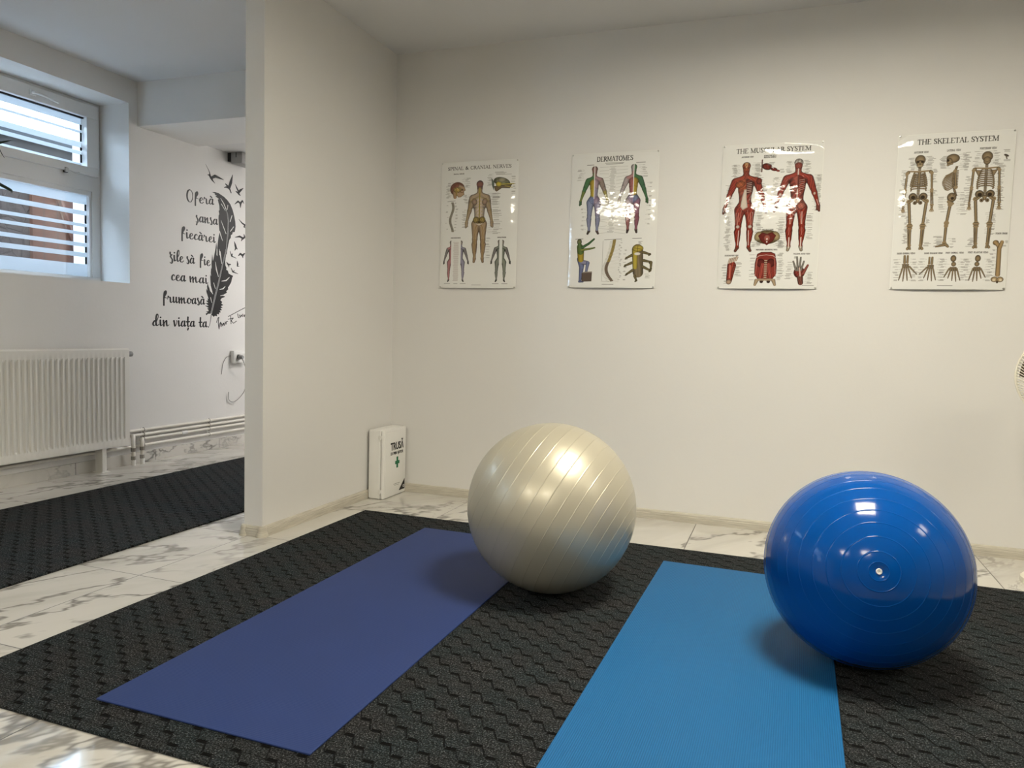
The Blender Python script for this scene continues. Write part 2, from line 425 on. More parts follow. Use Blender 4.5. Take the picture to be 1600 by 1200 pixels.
# ------------------------------------------------------------------ carpets
def slab(name, mat, x0, x1, y0, y1, t, z=0.0, rot=0.0, bev=.002):
    cx, cy = (x0+x1)/2, (y0+y1)/2
    o = MB().box(x0-cx, x1-cx, y0-cy, y1-cy, 0, t, bev, 2).build(name, mat); o.location = (cx, cy, z); o.rotation_euler = (0, 0, rot); return o
def carpet(x0, x1, y0, y1, label):
    # carpets keep world-aligned texture space: mesh in world coordinates
    o = MB().box(x0, x1, y0, y1, 0, .008, .002, 2).build('carpet_runner', M['carpet']); return tag(o, label, 'carpet')
carpet(.155, 3.62, -2.612, -.530, 'large charcoal carpet under the two mats and the exercise balls')
carpet(-1.415, -.372, -3.3, 1.6, 'narrow charcoal carpet on the tiles beside the radiator')
# ------------------------------------------------------------------ yoga mats
tag(slab('yoga_mat', M['mat_navy'], .594, 1.218, -2.505, -.722, .005, .008), 'dark navy blue exercise mat lying left of the pearl ball', 'exercise mat')
tag(slab('yoga_mat', M['mat_blue'], 1.700, 2.322, -2.49, -.758, .005, .008, rot=-.016), 'bright sky blue ribbed exercise mat under the edge of the blue ball', 'exercise mat')
# ------------------------------------------------------------------ exercise balls
def ball(name, loc, R, axis, rings, mat, label, squash=1.0, ridge=.0012):
    r = tag(empty(name, loc), label, 'exercise ball')
    ths = sorted(set([PI*i/220 for i in range(221)]+[t+k*.0016 for t in rings for k in range(-6, 7)])); N = len(ths)-1; prof = []
    for i, th in enumerate(ths):
        d = 0.0
        for t in rings:
            e = (th-t)/.0040
            if abs(e) < 2.5: d += ridge*math.exp(-e*e)
        dimple = -.006*math.exp(-(th/.05)**2)
        rr = R+d+dimple
        prof.append((rr*math.sin(th) if 0 < i < N else 0.0, rr*math.cos(th)*squash))
    q = Vector((0, 0, 1)).rotation_difference(Vector(axis).normalized()).to_matrix().to_4x4()
    MB().lathe(prof, 160, q).build('shell', mat, r, True, None)
    v = MB(); v.lathe([(0, R*squash-.0045), (.0026, R*squash-.0040), (.0032, R*squash-.0015), (.0066, R*squash-.0010), (.0078, R*squash-.0035), (.0078, R*squash-.007)], 24, q)
    pv = v.build('valve_plug', M['white_plastic'], r, True, 50)
    k = MB(); k.lathe([(.0078, R*squash-.0070), (.0084, R*squash-.0050), (.0112, R*squash-.0046), (.0120, R*squash-.0070)], 24, q)
    k.build('valve_rim', M['dark_grey'], r, True, 50)
    return r
rg = [math.radians(a) for a in (5, 10.5, 18.5, 26.5, 34.5, 43, 52, 60.5, 69, 77.5, 86, 94.5, 103, 112, 121, 130, 140)]
ball('exercise_ball', (1.377, -1.273, .304+.0095), .304, (.89, .02, -.455), rg, M['pearl'], 'pearl white exercise ball resting between the two mats', ridge=.0008)
BC = Vector((2.393, -1.475, .278+.0098))
ball('exercise_ball', BC, .278, (.021, -.969, .246), rg, M['blue'], 'glossy blue exercise ball with a white valve plug facing the camera', ridge=.0007)
# ------------------------------------------------------------------ anatomy posters: printed sheets
PW, PH = 360, 544; PA = 1.512
gx = (np.arange(PW)+.5)/PW; gy = (np.arange(PH)+.5)/PH*PA; PX = 1.0/PW
rng = np.random.default_rng(7)
class Sheet:
    def __init__(s, base): s.im = np.empty((PH, PW, 3)); s.im[:] = base
    def win(s, x0, x1, y0, y1):
        i0 = max(0, int(x0*PW)-2); i1 = min(PW, int(x1*PW)+3); j0 = max(0, int(y0/PA*PH)-2); j1 = min(PH, int(y1/PA*PH)+3)
        if i1 <= i0 or j1 <= j0: return None
        X, Y = np.meshgrid(gx[i0:i1], gy[j0:j1]); return (slice(j0, j1), slice(i0, i1)), X, Y
    def comp(s, sl, cov, col):
        a = np.clip(cov, 0, 1)[..., None]; s.im[sl] = s.im[sl]*(1-a)+np.asarray(col, float)*a
    def cap(s, a, b, ra, rb, col, form=.38, fib=0.0, edge=.0, clip=None, alpha=1.0, ff=9.0):
        R = max(ra, rb); w = s.win(min(a[0], b[0])-R, max(a[0], b[0])+R, min(a[1], b[1])-R, max(a[1], b[1])+R)
        if w is None: return
        sl, X, Y = w; dx, dy = b[0]-a[0], b[1]-a[1]; L2 = dx*dx+dy*dy+1e-12
        t = np.clip(((X-a[0])*dx+(Y-a[1])*dy)/L2, 0, 1); r = ra+(rb-ra)*t
        ex, ey = X-a[0]-t*dx, Y-a[1]-t*dy; d = np.hypot(ex, ey)
        L = math.sqrt(L2); lat = (ex*dy-ey*dx)/L/np.maximum(r, 1e-6)
        cov = .5-(d-r)/PX
        if clip is not None: cov = np.minimum(cov, .5+((X-clip[0])*clip[1])/PX)
        # drawn modelling of the print: darker contour, fibres
        al = np.clip(np.abs(lat), 0, 1)
        k = 1-form*al**2.2
        if fib: k = k*(1+fib*np.sin(lat*ff+np.sin(t*5)*1.5))
        c = np.asarray(col, float)[None, None]*k[..., None]
        if edge: c = c*(1-edge*np.clip(1-r*(1-al)/(PX*1.8), 0, 1))[..., None]
        s.comp(sl, cov*alpha, c)
    def line(s, pts, w, col, alpha=1.0):
        for a, b in zip(pts[:-1], pts[1:]): s.cap(a, b, w/2, w/2, col, 0, alpha=alpha)
    def ell(s, c, rx, ry, col, form=.4, rot=0.0, edge=.0, fib=0, alpha=1.0, clip=None):
        R = max(rx, ry); w = s.win(c[0]-R, c[0]+R, c[1]-R, c[1]+R)
        if w is None: return
        sl, X, Y = w; cs, sn = math.cos(rot), math.sin(rot)
        u = ((X-c[0])*cs+(Y-c[1])*sn)/rx; v = (-(X-c[0])*sn+(Y-c[1])*cs)/ry; q = np.hypot(u, v)
        k = 1-form*np.clip(q, 0, 1)**2.2
        if fib: k = k*(1+fib*np.sin(u*9+v*3)*np.cos(v*7))
        if edge: k = k*(1-edge*np.clip(1-(1-q)*min(rx, ry)/(PX*1.6), 0, 1))
        cov = .5-(q-1)*min(rx, ry)/PX
        if clip is not None: cov = np.minimum(cov, .5+((X-clip[0])*clip[1])/PX)
        s.comp(sl, cov*alpha, np.asarray(col, float)[None, None]*k[..., None])
    def poly(s, pts, col, form=.25, alpha=1.0, fib=0.0):
        P = np.array(pts); w = s.win(P[:, 0].min(), P[:, 0].max(), P[:, 1].min(), P[:, 1].max())
        if w is None: return
        sl, X, Y = w; ins = np.zeros(X.shape, bool); d = np.full(X.shape, 9.0)
        for (ax, ay), (bx, by) in zip(P, np.roll(P, -1, 0)):
            c = ((ay > Y) != (by > Y)) & (X < (bx-ax)*(Y-ay)/(by-ay+1e-12)+ax); ins ^= c
            t = np.clip(((X-ax)*(bx-ax)+(Y-ay)*(by-ay))/((bx-ax)**2+(by-ay)**2+1e-12), 0, 1)
            d = np.minimum(d, np.hypot(X-ax-t*(bx-ax), Y-ay-t*(by-ay)))
        sd = np.where(ins, -d, d); k = 1-form*np.clip(1-d/.012, 0, 1)
        if fib: k = k*(1+fib*np.sin(X*520+Y*160))
        s.comp(sl, (.5-sd/PX)*alpha, np.asarray(col, float)[None, None]*k[..., None])
    def text(s, st, x0, x1, base, cap, col=(45, 42, 38), wt=1.0):
        tot = sum(GL.get(c, (.35, []))[0] for c in st); k = (x1-x0)/tot; x = x0
        T, th = .165*wt*cap, .075*wt*cap
        for c in st:
            adv, ss = GL.get(c, (.35, []))
            for kind, pts in ss:
                ww = {'T': T, 't': th, 's': th}[kind]
                q = [(x+p[0]*k, base-p[1]*cap) for p in pts]
                s.line(q, max(ww, PX*.9), col, 1.0 if ww > PX*.6 else .8)
            x += adv*k
def ser(*p): return [('s', [(x-.10, y), (x+.10, y)]) for x, y in p]
def arc(cx, cy, rx, ry, a0, a1, n=9): return [(cx+rx*math.cos(math.radians(a0+(a1-a0)*i/n)), cy+ry*math.sin(math.radians(a0+(a1-a0)*i/n))) for i in range(n+1)]
st_ = ('T', [(.16, 0), (.16, 1)]); s2 = ser((.16, 0), (.16, 1))
GL = {
 'A': (.78, [('t', [(.08, 0), (.37, 1)]), ('T', [(.37, 1), (.68, 0)]), ('t', [(.17, .34), (.55, .34)])]+ser((.09, 0), (.68, 0))),
 'B': (.68, [st_, ('t', [(.16, 1)]+arc(.34, .76, .18, .24, 90, -90)+[(.16, .52)]), ('t', [(.16, .52)]+arc(.36, .26, .22, .26, 90, -90)+[(.16, 0)])]+s2),
 'C': (.74, [('T', arc(.42, .5, .33, .5, 100, 260)), ('t', arc(.42, .5, .33, .5, 100, 35)), ('t', arc(.42, .5, .33, .5, 260, 325)), ('t', [(.69, .98), (.69, .72)])]),
 'D': (.80, [st_, ('t', [(.16, 1), (.36, 1)]), ('T', arc(.36, .5, .34, .5, 80, -80)), ('t', [(.36, 0), (.16, 0)])]+s2),
 'E': (.66, [st_, ('t', [(.16, 1), (.58, 1), (.58, .84)]), ('t', [(.16, .52), (.44, .52)]), ('t', [(.16, 0), (.60, 0), (.61, .18)])]+s2),
 'F': (.60, [st_, ('t', [(.16, 1), (.56, 1), (.56, .84)]), ('t', [(.16, .52), (.42, .52)])]+s2),
 'G': (.80, [('T', arc(.42, .5, .33, .5, 100, 260)), ('t', arc(.42, .5, .33, .5, 100, 40)), ('t', arc(.42, .5, .33, .5, 260, 310)), ('T', [(.66, .4), (.66, .08)])]),
 'H': (.84, [st_, ('T', [(.68, 0), (.68, 1)]), ('t', [(.16, .52), (.68, .52)])]+s2+ser((.68, 0), (.68, 1))),
 'I': (.36, [('T', [(.18, 0), (.18, 1)])]+ser((.18, 0), (.18, 1))),
 'J': (.4, [('T', [(.24, 1), (.24, .1), (.1, -.1)])]+ser((.24, 1))),
 'K': (.78, [st_, ('t', [(.66, 1), (.18, .46)]), ('T', [(.34, .6), (.70, 0)])]+s2+ser((.66, 1), (.70, 0))),
 'L': (.64, [st_, ('t', [(.16, 0), (.58, 0), (.59, .2)])]+s2),
 'M': (.98, [('t', [(.14, 0), (.14, 1)]), ('T', [(.14, 1), (.48, .05)]), ('t', [(.48, .05), (.82, 1)]), ('T', [(.82, 0), (.82, 1)])]+ser((.14, 0), (.82, 0), (.12, 1), (.84, 1))),
 'N': (.84, [('t', [(.15, 0), (.15, 1)]), ('T', [(.15, 1), (.70, 0)]), ('t', [(.70, 0), (.70, 1)])]+ser((.15, 0), (.70, 1), (.11, 1))),
 'O': (.84, [('T', arc(.42, .5, .34, .5, 115, 245)), ('T', arc(.42, .5, .34, .5, -65, 65)), ('t', arc(.42, .5, .34, .5, 65, 115)), ('t', arc(.42, .5, .34, .5, 245, 295))]),
 'P': (.64, [st_, ('t', [(.16, 1), (.34, 1)]), ('T', arc(.34, .74, .2, .26, 70, -70)), ('t', [(.34, .48), (.16, .48)])]+s2),
 'Q': (.84, [('T', arc(.42, .5, .34, .5, 0, 360, 16)), ('t', [(.4, .1), (.75, -.15)])]),
 'R': (.74, [st_, ('t', [(.16, 1), (.34, 1)]), ('T', arc(.34, .75, .19, .25, 70, -70)), ('t', [(.34, .5), (.16, .5)]), ('T', [(.36, .5), (.68, 0)])]+s2+ser((.68, 0))),
 'S': (.58, [('t', arc(.29, .76, .2, .24, 30, 120)), ('T', [(.17, .96), (.09, .78), (.17, .6), (.40, .44), (.49, .26), (.41, .05)]), ('t', arc(.29, .24, .2, .24, -60, -160)), ('t', [(.49, .98), (.49, .76)]), ('t', [(.08, .26), (.08, .02)])]),
 'T': (.70, [('T', [(.35, 0), (.35, 1)]), ('t', [(.06, .82), (.06, 1), (.64, 1), (.64, .82)])]+ser((.35, 0))),
 'U': (.82, [('T', [(.16, 1), (.16, .3), (.25, .06), (.42, 0)]), ('t', [(.42, 0), (.58, .06), (.66, .3), (.66, 1)])]+ser((.16, 1), (.66, 1))),
 'V': (.76, [('T', [(.08, 1), (.38, 0)]), ('t', [(.38, 0), (.68, 1)])]+ser((.08, 1), (.68, 1))),
 'W': (1.02, [('T', [(.06, 1), (.30, 0)]), ('t', [(.30, 0), (.50, .9)]), ('T', [(.50, .9), (.72, 0)]), ('t', [(.72, 0), (.95, 1)])]+ser((.06, 1), (.95, 1))),
 'X': (.76, [('T', [(.1, 1), (.66, 0)]), ('t', [(.1, 0), (.66, 1)])]), 'Y': (.74, [('T', [(.08, 1), (.37, .5)]), ('t', [(.37, .5), (.66, 1)]), ('T', [(.37, .5), (.37, 0)])]+ser((.08, 1), (.66, 1), (.37, 0))),
 'Z': (.7, [('t', [(.1, .84), (.1, 1), (.6, 1)]), ('T', [(.6, 1), (.1, 0)]), ('t', [(.1, 0), (.6, 0), (.62, .18)])]),
 '&': (.86, [('T', [(.30, .52), (.20, .74), (.30, .98), (.46, .84), (.40, .62), (.16, .40), (.08, .20), (.22, .0), (.44, .06), (.62, .36)]), ('T', [(.28, .56), (.74, .0)]), ('t', [(.54, .5), (.74, .5)])]),
 '(': (.34, [('t', [(.26, 1.05), (.1, .5), (.26, -.1)])]), ')': (.34, [('t', [(.1, 1.05), (.26, .5), (.1, -.1)])]), ' ': (.38, []),
}
PAPER = (230, 230, 226)
INK = (92, 88, 84)
def captions(s, x, y0, y1, n, side, w=.05, sp=None, lead=.03, jit=.012):
    """columns of tiny caption lines beside a figure, too small to read"""
    for i in range(n):
        y = y0+(y1-y0)*i/max(n-1, 1)+rng.uniform(-.003, .003); k = rng.integers(1, 3); xo = rng.uniform(-jit, jit)
        for j in range(k):
            L = w*rng.uniform(.5, 1.0); xa = x+xo if side > 0 else x+xo-L
            s.line([(xa, y+j*.0085), (xa+L, y+j*.0085)], .0040, (118, 113, 106), .75)
        if lead:
            xs = x+xo-.006 if side > 0 else x+xo+.006
            s.line([(xs, y), (xs-side*lead*rng.uniform(.5, 1.1), y+rng.uniform(-.006, .006))], .0024, (130, 126, 118), .6)
def human(s, cx, top, bot, col, fib=0.0, female=False, back=False, wid=1.0, split=None, edge=.35, form=.45, hw=1.0, crisp=.010):
    """one printed body: limbs flow together; col(part, side) -> colour; split: white slit between the halves"""
    h = bot-top; f = lambda x, y: (cx+x*h*wid, top+y*h)
    sh, ch, wa, hp = (.114, .086, .064, .058) if not female else (.096, .068, .052, .062)
    PT_ = [('head', 0, (0, .044), (0, .086), .046, .034), ('neck', 0, (0, .10), (0, .165), .029, .034),
           ('chest', 0, (0, .245), (0, .30), ch, ch*.92), ('belly', 0, (0, .33), (0, .43), wa*1.12, wa), ('hip', 0, (0, .465), (0, .505), hp*.95, hp)]
    for sd in (-1, 1):
        E0, W0 = (sd*(sh+.050)*hw, .365), (sd*(sh+.092)*hw, .498)
        PT_ += [('shoulder', sd, (sd*.02, .165), (sd*sh*.9, .200), .022, .030), ('arm', sd, (sd*sh, .212), E0, .036, .024), ('arm', sd, (sd*(sh+.008), .25), (sd*(sh+.03)*hw, .31), .034, .030),
                ('forearm', sd, E0, W0, .027, .0150), ('hand', sd, (W0[0]*1.01, .512), (W0[0]*1.06, .560), .0175, .0125), ('hand', sd, (W0[0]*.98, .518), (W0[0]*.93, .550), .008, .006),
                ('hip', sd, (sd*.034, .49), (sd*.047, .53), .050, .052), ('thigh', sd, (sd*.052, .53), (sd*.058, .70), .056, .034), ('calf', sd, (sd*.060, .72), (sd*.058, .94), .032, .0165),
                ('calf', sd, (sd*.065, .775), (sd*.061, .86), .035, .024), ('foot', sd, (sd*.058, .95), (sd*(.076 if not back else .066), .984), .018, .0155)]
    w = s.win(cx-.30*h*wid-.02, cx+.30*h*wid+.02, top-.01, bot+.01)
    sl, X, Y = w; D, R_, LT, CO = [], [], [], []
    left = (X < cx)[..., None]
    for nm, sd, a, b, ra, rb in PT_:
        a, b = f(*a), f(*b); ra, rb = ra*h, rb*h; dx, dy = b[0]-a[0], b[1]-a[1]; L2 = dx*dx+dy*dy
        t = np.clip(((X-a[0])*dx+(Y-a[1])*dy)/L2, 0, 1); r = ra+(rb-ra)*t; ex, ey = X-a[0]-t*dx, Y-a[1]-t*dy
        D.append(np.hypot(ex, ey)-r); R_.append(r); LT.append((ex*dy-ey*dx)/math.sqrt(L2)/r+t*.7)
        CO.append(np.where(left, np.array(col(nm, -1), float), np.array(col(nm, 1), float)) if sd == 0 else np.broadcast_to(np.array(col(nm, sd), float), X.shape+(3,)))
    D, R_, LT, CO = np.array(D), np.array(R_), np.array(LT), np.array(CO)
    k = .0075*h; sm = -k*np.log(np.exp(-np.clip(D/k, -40, 40)).sum(0))
    q = D/R_; W = np.exp(-(q-q.min(0))/(crisp*9)); W /= W.sum(0)
    c = (CO*W[..., None]).sum(0); rr = (R_*W).sum(0); lt = (LT*W).sum(0)
    sh_ = 1-form*(1-np.clip(-sm/(rr*.85), 0, 1))**2.0
    second = np.sort(q, 0)[1]-q.min(0)
    if fib: sh_ = sh_*(1+fib*np.sin(lt*8.5+Y*60))*(1-.22*np.exp(-(second/.05)**2)*(sm < -.004))
    sh_ = sh_*(1-edge*np.clip(1+sm/(PX*1.7), 0, 1))
    s.comp(sl, .5-sm/PX, c*sh_[..., None])
    if split: s.line([f(0, .0), f(0, split)], .0085, (236, 234, 228))
    return f, h
BONE, BDK = (148, 124, 88), (52, 40, 27)
def bone(s, a, b, r, k=1.6, col=BONE):
    s.cap(a, b, r, r*.9, col, .55, edge=.45); s.cap(a, a, r*k, r*k, col, .5, edge=.45); s.cap(b, b, r*k, r*k, col, .5, edge=.45)
def skeleton(s, cx, top, bot, view):
    h = bot-top; f = lambda x, y: (cx+x*h, top+y*h); L = lambda p, w, c=BONE, a=1.0: s.line([f(*q) for q in p], w*h, c, a)
    if view == 'side':
        for i in range(24): s.ell(f(.035-.028*math.sin(i/23*PI*1.1)+(.03 if i > 17 else 0)*0, .145+.30*i/23), h*.0125, h*.0085, BONE, .5, edge=.5)
        for i in range(11):
            y0 = .185+i*.0165; a = [(.050, y0), (.02, y0+.004), (-.03-.02*math.sin(i/10*PI), y0+.035), (-.062-.028*math.sin(i/10*PI), y0+.050-.002*i)]
            L(catmull(a, 4), .0115, BDK); L(catmull(a, 4), .0072)
        bone(s, f(.020, .19), f(.038, .36), h*.011)
        s.ell(f(-.005, .055), h*.062, h*.047, BONE, .45, edge=.4); s.ell(f(-.038, .085), h*.028, h*.036, BONE, .4, edge=.4); s.cap(f(-.052, .122), f(-.01, .108), h*.011, h*.010, BONE, .4, edge=.4)
        s.ell(f(-.052, .075), h*.013, h*.013, BDK, 0)
        s.ell(f(.005, .465), h*.044, h*.050, BONE, .5, edge=.4, fib=.15); s.ell(f(.012, .475), h*.015, h*.015, BDK, 0); s.cap(f(-.02, .51), f(.02, .53), h*.018, h*.012, BONE, edge=.4)
        bone(s, f(-.005, .54), f(-.028, .735), h*.0155); bone(s, f(-.030, .765), f(-.036, .945), h*.0145, 1.45)
        s.cap(f(-.03, .965), f(-.115, .985), h*.016, h*.007, BONE, edge=.4); s.cap(f(-.02, .965), f(.0, .985), h*.016, h*.012, BONE, edge=.4)
        return
    for i in range(22): s.cap(f(-.009, .14+.32*i/21), f(.009, .14+.32*i/21), h*.0065, h*.0065, BONE, .4, edge=.5)
    for sd in (-1, 1):
        for i in range(9):
            y0 = .178+i*.0215; w = .052+.026*math.sin(min(i, 9)/9*PI*.72)
            dr = .030 if i < 6 else .012
            a = [(sd*.010, y0), (sd*w*.75, y0-.004), (sd*w, y0+.014), (sd*w*.72, y0+dr), (sd*.012, y0+dr+.008)] if i < 7 else [(sd*.010, y0), (sd*w*.8, y0+.004), (sd*w*.95, y0+.022)]
            if view == 'back': a = [(sd*.010, y0), (sd*w*.6, y0+.002), (sd*w, y0+.020), (sd*w*.9, y0+.030)]
            L(catmull(a, 4), .0125, BDK); L(catmull(a, 4), .0062)
        L([(0, .172), (sd*.105, .165)], .016); s.ell(f(sd*.108, .178), h*.019, h*.017, BONE, .4, edge=.4)
        if view == 'back': s.poly([f(sd*.045, .19), f(sd*.105, .185), f(sd*.065, .265)], BONE, .4)
        bone(s, f(sd*.117, .19), f(sd*.126, .365), h*.0115, 1.5)
        e = sd*.126
        bone(s, f(e-.006, .385), f(sd*.134-.006, .525), h*.0072, 1.5); bone(s, f(e+.007, .385), f(sd*.140+.005, .525), h*.0066, 1.4)
        for q in range(4): L([(sd*.136, .54), (sd*(.118+.012*q), .60-.006*abs(q-1.5))], .0085, BONE)
        s.ell(f(sd*.136, .545), h*.013, h*.014, BONE, .3, edge=.4)
        s.ell(f(sd*.050, .435), h*.040, h*.040, BONE, .55, rot=sd*.5, edge=.45); s.ell(f(sd*.046, .442), h*.022, h*.022, BDK, .0, alpha=.45)
        s.ell(f(sd*.026, .500), h*.019, h*.020, BONE, .4, edge=.4); s.ell(f(sd*.026, .500), h*.008, h*.009, BDK, 0)
        bone(s, f(sd*.083, .485), f(sd*.062, .735), h*.0155, 1.5); s.cap(f(sd*.055, .475), f(sd*.083, .492), h*.013, h*.013, BONE, edge=.4)
        s.cap(f(sd*.048, .742), f(sd*.076, .742), h*.016, h*.016, BONE, .4, edge=.4)
        s.cap(f(sd*.048, .768), f(sd*.074, .768), h*.013, h*.013, BONE, .4, edge=.4)
        bone(s, f(sd*.056, .775), f(sd*.052, .95), h*.0125, 1.25); s.cap(f(sd*.076, .785), f(sd*.066, .95), h*.006, h*.006, BONE, edge=.4)
        s.cap(f(sd*.055, .965), f(sd*.070, .988), h*.014, h*.014, BONE, edge=.4); s.cap(f(sd*.050, .97), f(sd*.045, .99), h*.010, h*.010, BONE, edge=.4)
    if view == 'front': s.cap(f(0, .19), f(0, .285), h*.010, h*.012, BONE, .3, edge=.4)
    s.poly([f(-.028, .45), f(.028, .45), f(.010, .50), f(-.010, .50)], BONE, .5)
    s.ell(f(0, .050), h*.050, h*.053, BONE, .45, edge=.35); s.ell(f(0, .092), h*.034, h*.042, BONE, .4, edge=.4)
    if view == 'front':
        for sd in (-1, 1): s.ell(f(sd*.021, .068), h*.014, h*.013, BDK, 0)
        s.poly([f(0, .080), f(-.008, .097), f(.008, .097)], BDK, 0); L([(-.022, .113), (.022, .113)], .006, (225, 205, 165)); L([(-.022, .117), (.022, .117)], .003, BDK)
    else: L([(-.03, .09), (0, .104), (.03, .09)], .004, BDK, .6)
def hand_bones(s, cx, y0, y1, flip, thumb, col=BONE, foot=False, muscle=None):
    h = y1-y0; f = lambda x, y: (cx+x*h*flip, y0+y*h)
    if not foot:
        s.cap(f(-.06, 0), f(-.05, .26), h*.04, h*.05, col, .4, edge=.4); s.cap(f(.05, 0), f(.05, .26), h*.035, h*.04, col, .4, edge=.4)
    else:
        s.ell(f(0, .10), h*.10, h*.13, col, .5, edge=.4); s.ell(f(-.02, .32), h*.085, h*.09, col, .4, edge=.4)
    for i in range(3):
        for j in range(3): s.ell(f(-.09+.08*i, .34+.055*j+(.12 if foot else 0)), h*.045, h*.033, col, .35, edge=.5)
    for i in range(4+(1 if foot else 0)):
        x = -.13+.08*i if not foot else -.16+.075*i; e = [.96, 1.0, .97, .88, .84][i]; tx = x*1.9+(.02 if not foot else .03)
        a, b = (x*.9, .50), (tx, e)
        for t0, t1, w in ((0, .42, .026), (.45, .68, .023), (.71, .85, .020), (.88, 1.0, .016)):
            p = (a[0]+(b[0]-a[0])*t0, a[1]+(b[1]-a[1])*t0); q = (a[0]+(b[0]-a[0])*t1, a[1]+(b[1]-a[1])*t1)
            s.cap(f(*p), f(*q), h*w*1.15, h*w, col, .4, edge=.5)
    if not foot and thumb:
        a, b = (.13, .42), (.40, .72)
        for t0, t1, w in ((0, .4, .028), (.45, .72, .024), (.77, 1, .018)):
            s.cap(f(a[0]+(b[0]-a[0])*t0, a[1]+(b[1]-a[1])*t0), f(a[0]+(b[0]-a[0])*t1, a[1]+(b[1]-a[1])*t1), h*w*1.15, h*w, col, .4, edge=.5)
def poster_nerves():
    s = Sheet(PAPER); s.text('SPINAL & CRANIAL NERVES', .09, .915, .098, .036)
    tan = (176, 146, 108); dk = (120, 88, 52)
    # head in profile
    s.ell((.225, .325), .098, .082, (150, 78, 46), .35, edge=.4, fib=.10); s.poly([(.25, .27), (.318, .30), (.335, .345), (.312, .35), (.318, .395), (.27, .425), (.235, .425), (.20, .37)], (178, 140, 100), .35)
    s.cap((.19, .37), (.195, .42), .026, .022, (170, 128, 80), .4); s.ell((.225, .335), .055, .034, (196, 160, 70), .5, fib=.3); s.line([(.205, .34), (.215, .40)], .016, (150, 120, 40)); s.ell((.29, .335), .014, .012, (96, 70, 50), 0); s.line([(.25, .36), (.30, .37)], .008, dk)
    captions(s, .125, .25, .42, 9, -1, .055); captions(s, .335, .20, .30, 6, 1, .06, lead=.04); s.text('CRANIAL NERVES', .17, .31, .152, .010, INK, .9)
    # base of the skull, cut open
    s.ell((.80, .262), .105, .052, (128, 128, 92), .5, rot=.25, edge=.4, fib=.2); s.poly([(.665, .21), (.705, .26), (.70, .36), (.675, .30)], (96, 112, 96), .4)
    s.poly([(.70, .31), (.93, .29), (.90, .34), (.80, .335), (.735, .375), (.715, .36)], (112, 92, 60), .4); s.ell((.762, .287), .038, .032, (214, 190, 44), .35, edge=.4); s.ell((.80, .24), .05, .03, (160, 152, 118), .4)
    s.line([(.80, .29), (.95, .287)], .012, (186, 170, 50)); s.line([(.84, .31), (.93, .33)], .008, (176, 160, 60))
    captions(s, .66, .17, .30, 8, -1, .06, lead=.02); captions(s, .965, .20, .40, 8, -1, .05, lead=0); captions(s, .72, .145, .165, 2, 1, .2, lead=0)
    # standing figure from behind with nerve tree
    c = lambda p, sd: {'head': (120, 72, 50), 'neck': (182, 148, 96), 'chest': (196, 172, 150), 'belly': (204, 182, 160), 'hip': (196, 168, 138), 'shoulder': (176, 150, 116), 'thigh': (178, 146, 108), 'calf': (168, 134, 94), 'foot': (150, 118, 84)}.get(p, (168, 142, 108))
    f, h = human(s, .520, .236, 1.215, c, .04, False, True, .90, edge=.45, form=.5, hw=.9)
    s.ell(f(0, .045), h*.045, h*.035, (140, 80, 58), .3, edge=.3)
    yl = (176, 156, 50)
    s.line([f(0, .09), f(0, .52)], .014, yl); s.line([f(0, .15), f(0, .50)], .005, (110, 90, 40))
    for sd in (-1, 1):
        s.ell(f(sd*.075, .255), h*.034, h*.042, (164, 132, 108), .4, rot=sd*.3, edge=.35)
        s.ell(f(sd*.045, .475), h*.042, h*.040, (166, 140, 66), .45, edge=.35, fib=.2); s.ell(f(sd*.018, .505), h*.018, h*.014, (80, 66, 36), .2)
        for y in (.20, .24, .28, .32, .36, .40): s.line([f(0, y), f(sd*.06, y+.025)], .0035, yl, .7)
        s.line([f(0, .19), f(sd*.125, .24), f(sd*.165, .37), f(sd*.21, .52)], .0055, (150, 126, 50), .9)
        s.line([f(sd*.02, .50), f(sd*.058, .60), f(sd*.062, .72), f(sd*.062, .93)], .0062, (150, 116, 50), .9)
        s.line([f(sd*.070, .74), f(sd*.080, .84)], .004, (150, 116, 50), .8)
    s.poly([f(-.06, .52), f(.06, .52), f(0, .545)], (226, 210, 184), .2)
    captions(s, .68, .39, .52, 12, 1, .10, lead=.05); captions(s, .70, .56, .86, 14, 1, .11, lead=.06); captions(s, .36, .40, .50, 7, -1, .05, lead=.05); captions(s, .34, .58, .78, 9, -1, .05, lead=.05); captions(s, .62, .92, 1.15, 8, 1, .05)
    # small spine
    for i in range(22):
        t = i/21; s.cap((.148+.020*math.sin(t*7+.4)-.004, .49+.34*t), (.166+.020*math.sin(t*7+.4), .49+.34*t), .0075, .0075, (150, 142, 124), .4, edge=.35)
    s.line([(.095, .47), (.20, .465)], .004, INK); captions(s, .20, .49, .82, 10, 1, .03, lead=0); captions(s, .10, .52, .80, 5, -1, .03, lead=0)
    # four half figures
    for cx, top, bot, sd0, col in ((.160, .942, 1.443, -1, (176, 108, 112)), (.288, .944, 1.443, 1, (140, 134, 158)), (.790, .942, 1.443, -1, (128, 132, 122)), (.825, .944, 1.443, 1, (134, 140, 124))):
        t = Sheet(PAPER); cc = lambda p, sd: {'hand': (70, 66, 62), 'foot': (60, 58, 56), 'head': (150, 140, 130), 'arm': (118, 112, 112), 'forearm': (118, 112, 112)}.get(p, col)
        human(t, cx, top, bot, cc, 0, True, False, 1.05, edge=.5, form=.6)
        a = slice(0, int(cx*PW)) if sd0 < 0 else slice(int(cx*PW), PW)
        m_ = np.abs(t.im-np.array(PAPER)).sum(2) > 6; m_[:, :a.start or 0] = False; m_[:, a.stop:] = False
        s.im[m_] = t.im[m_]
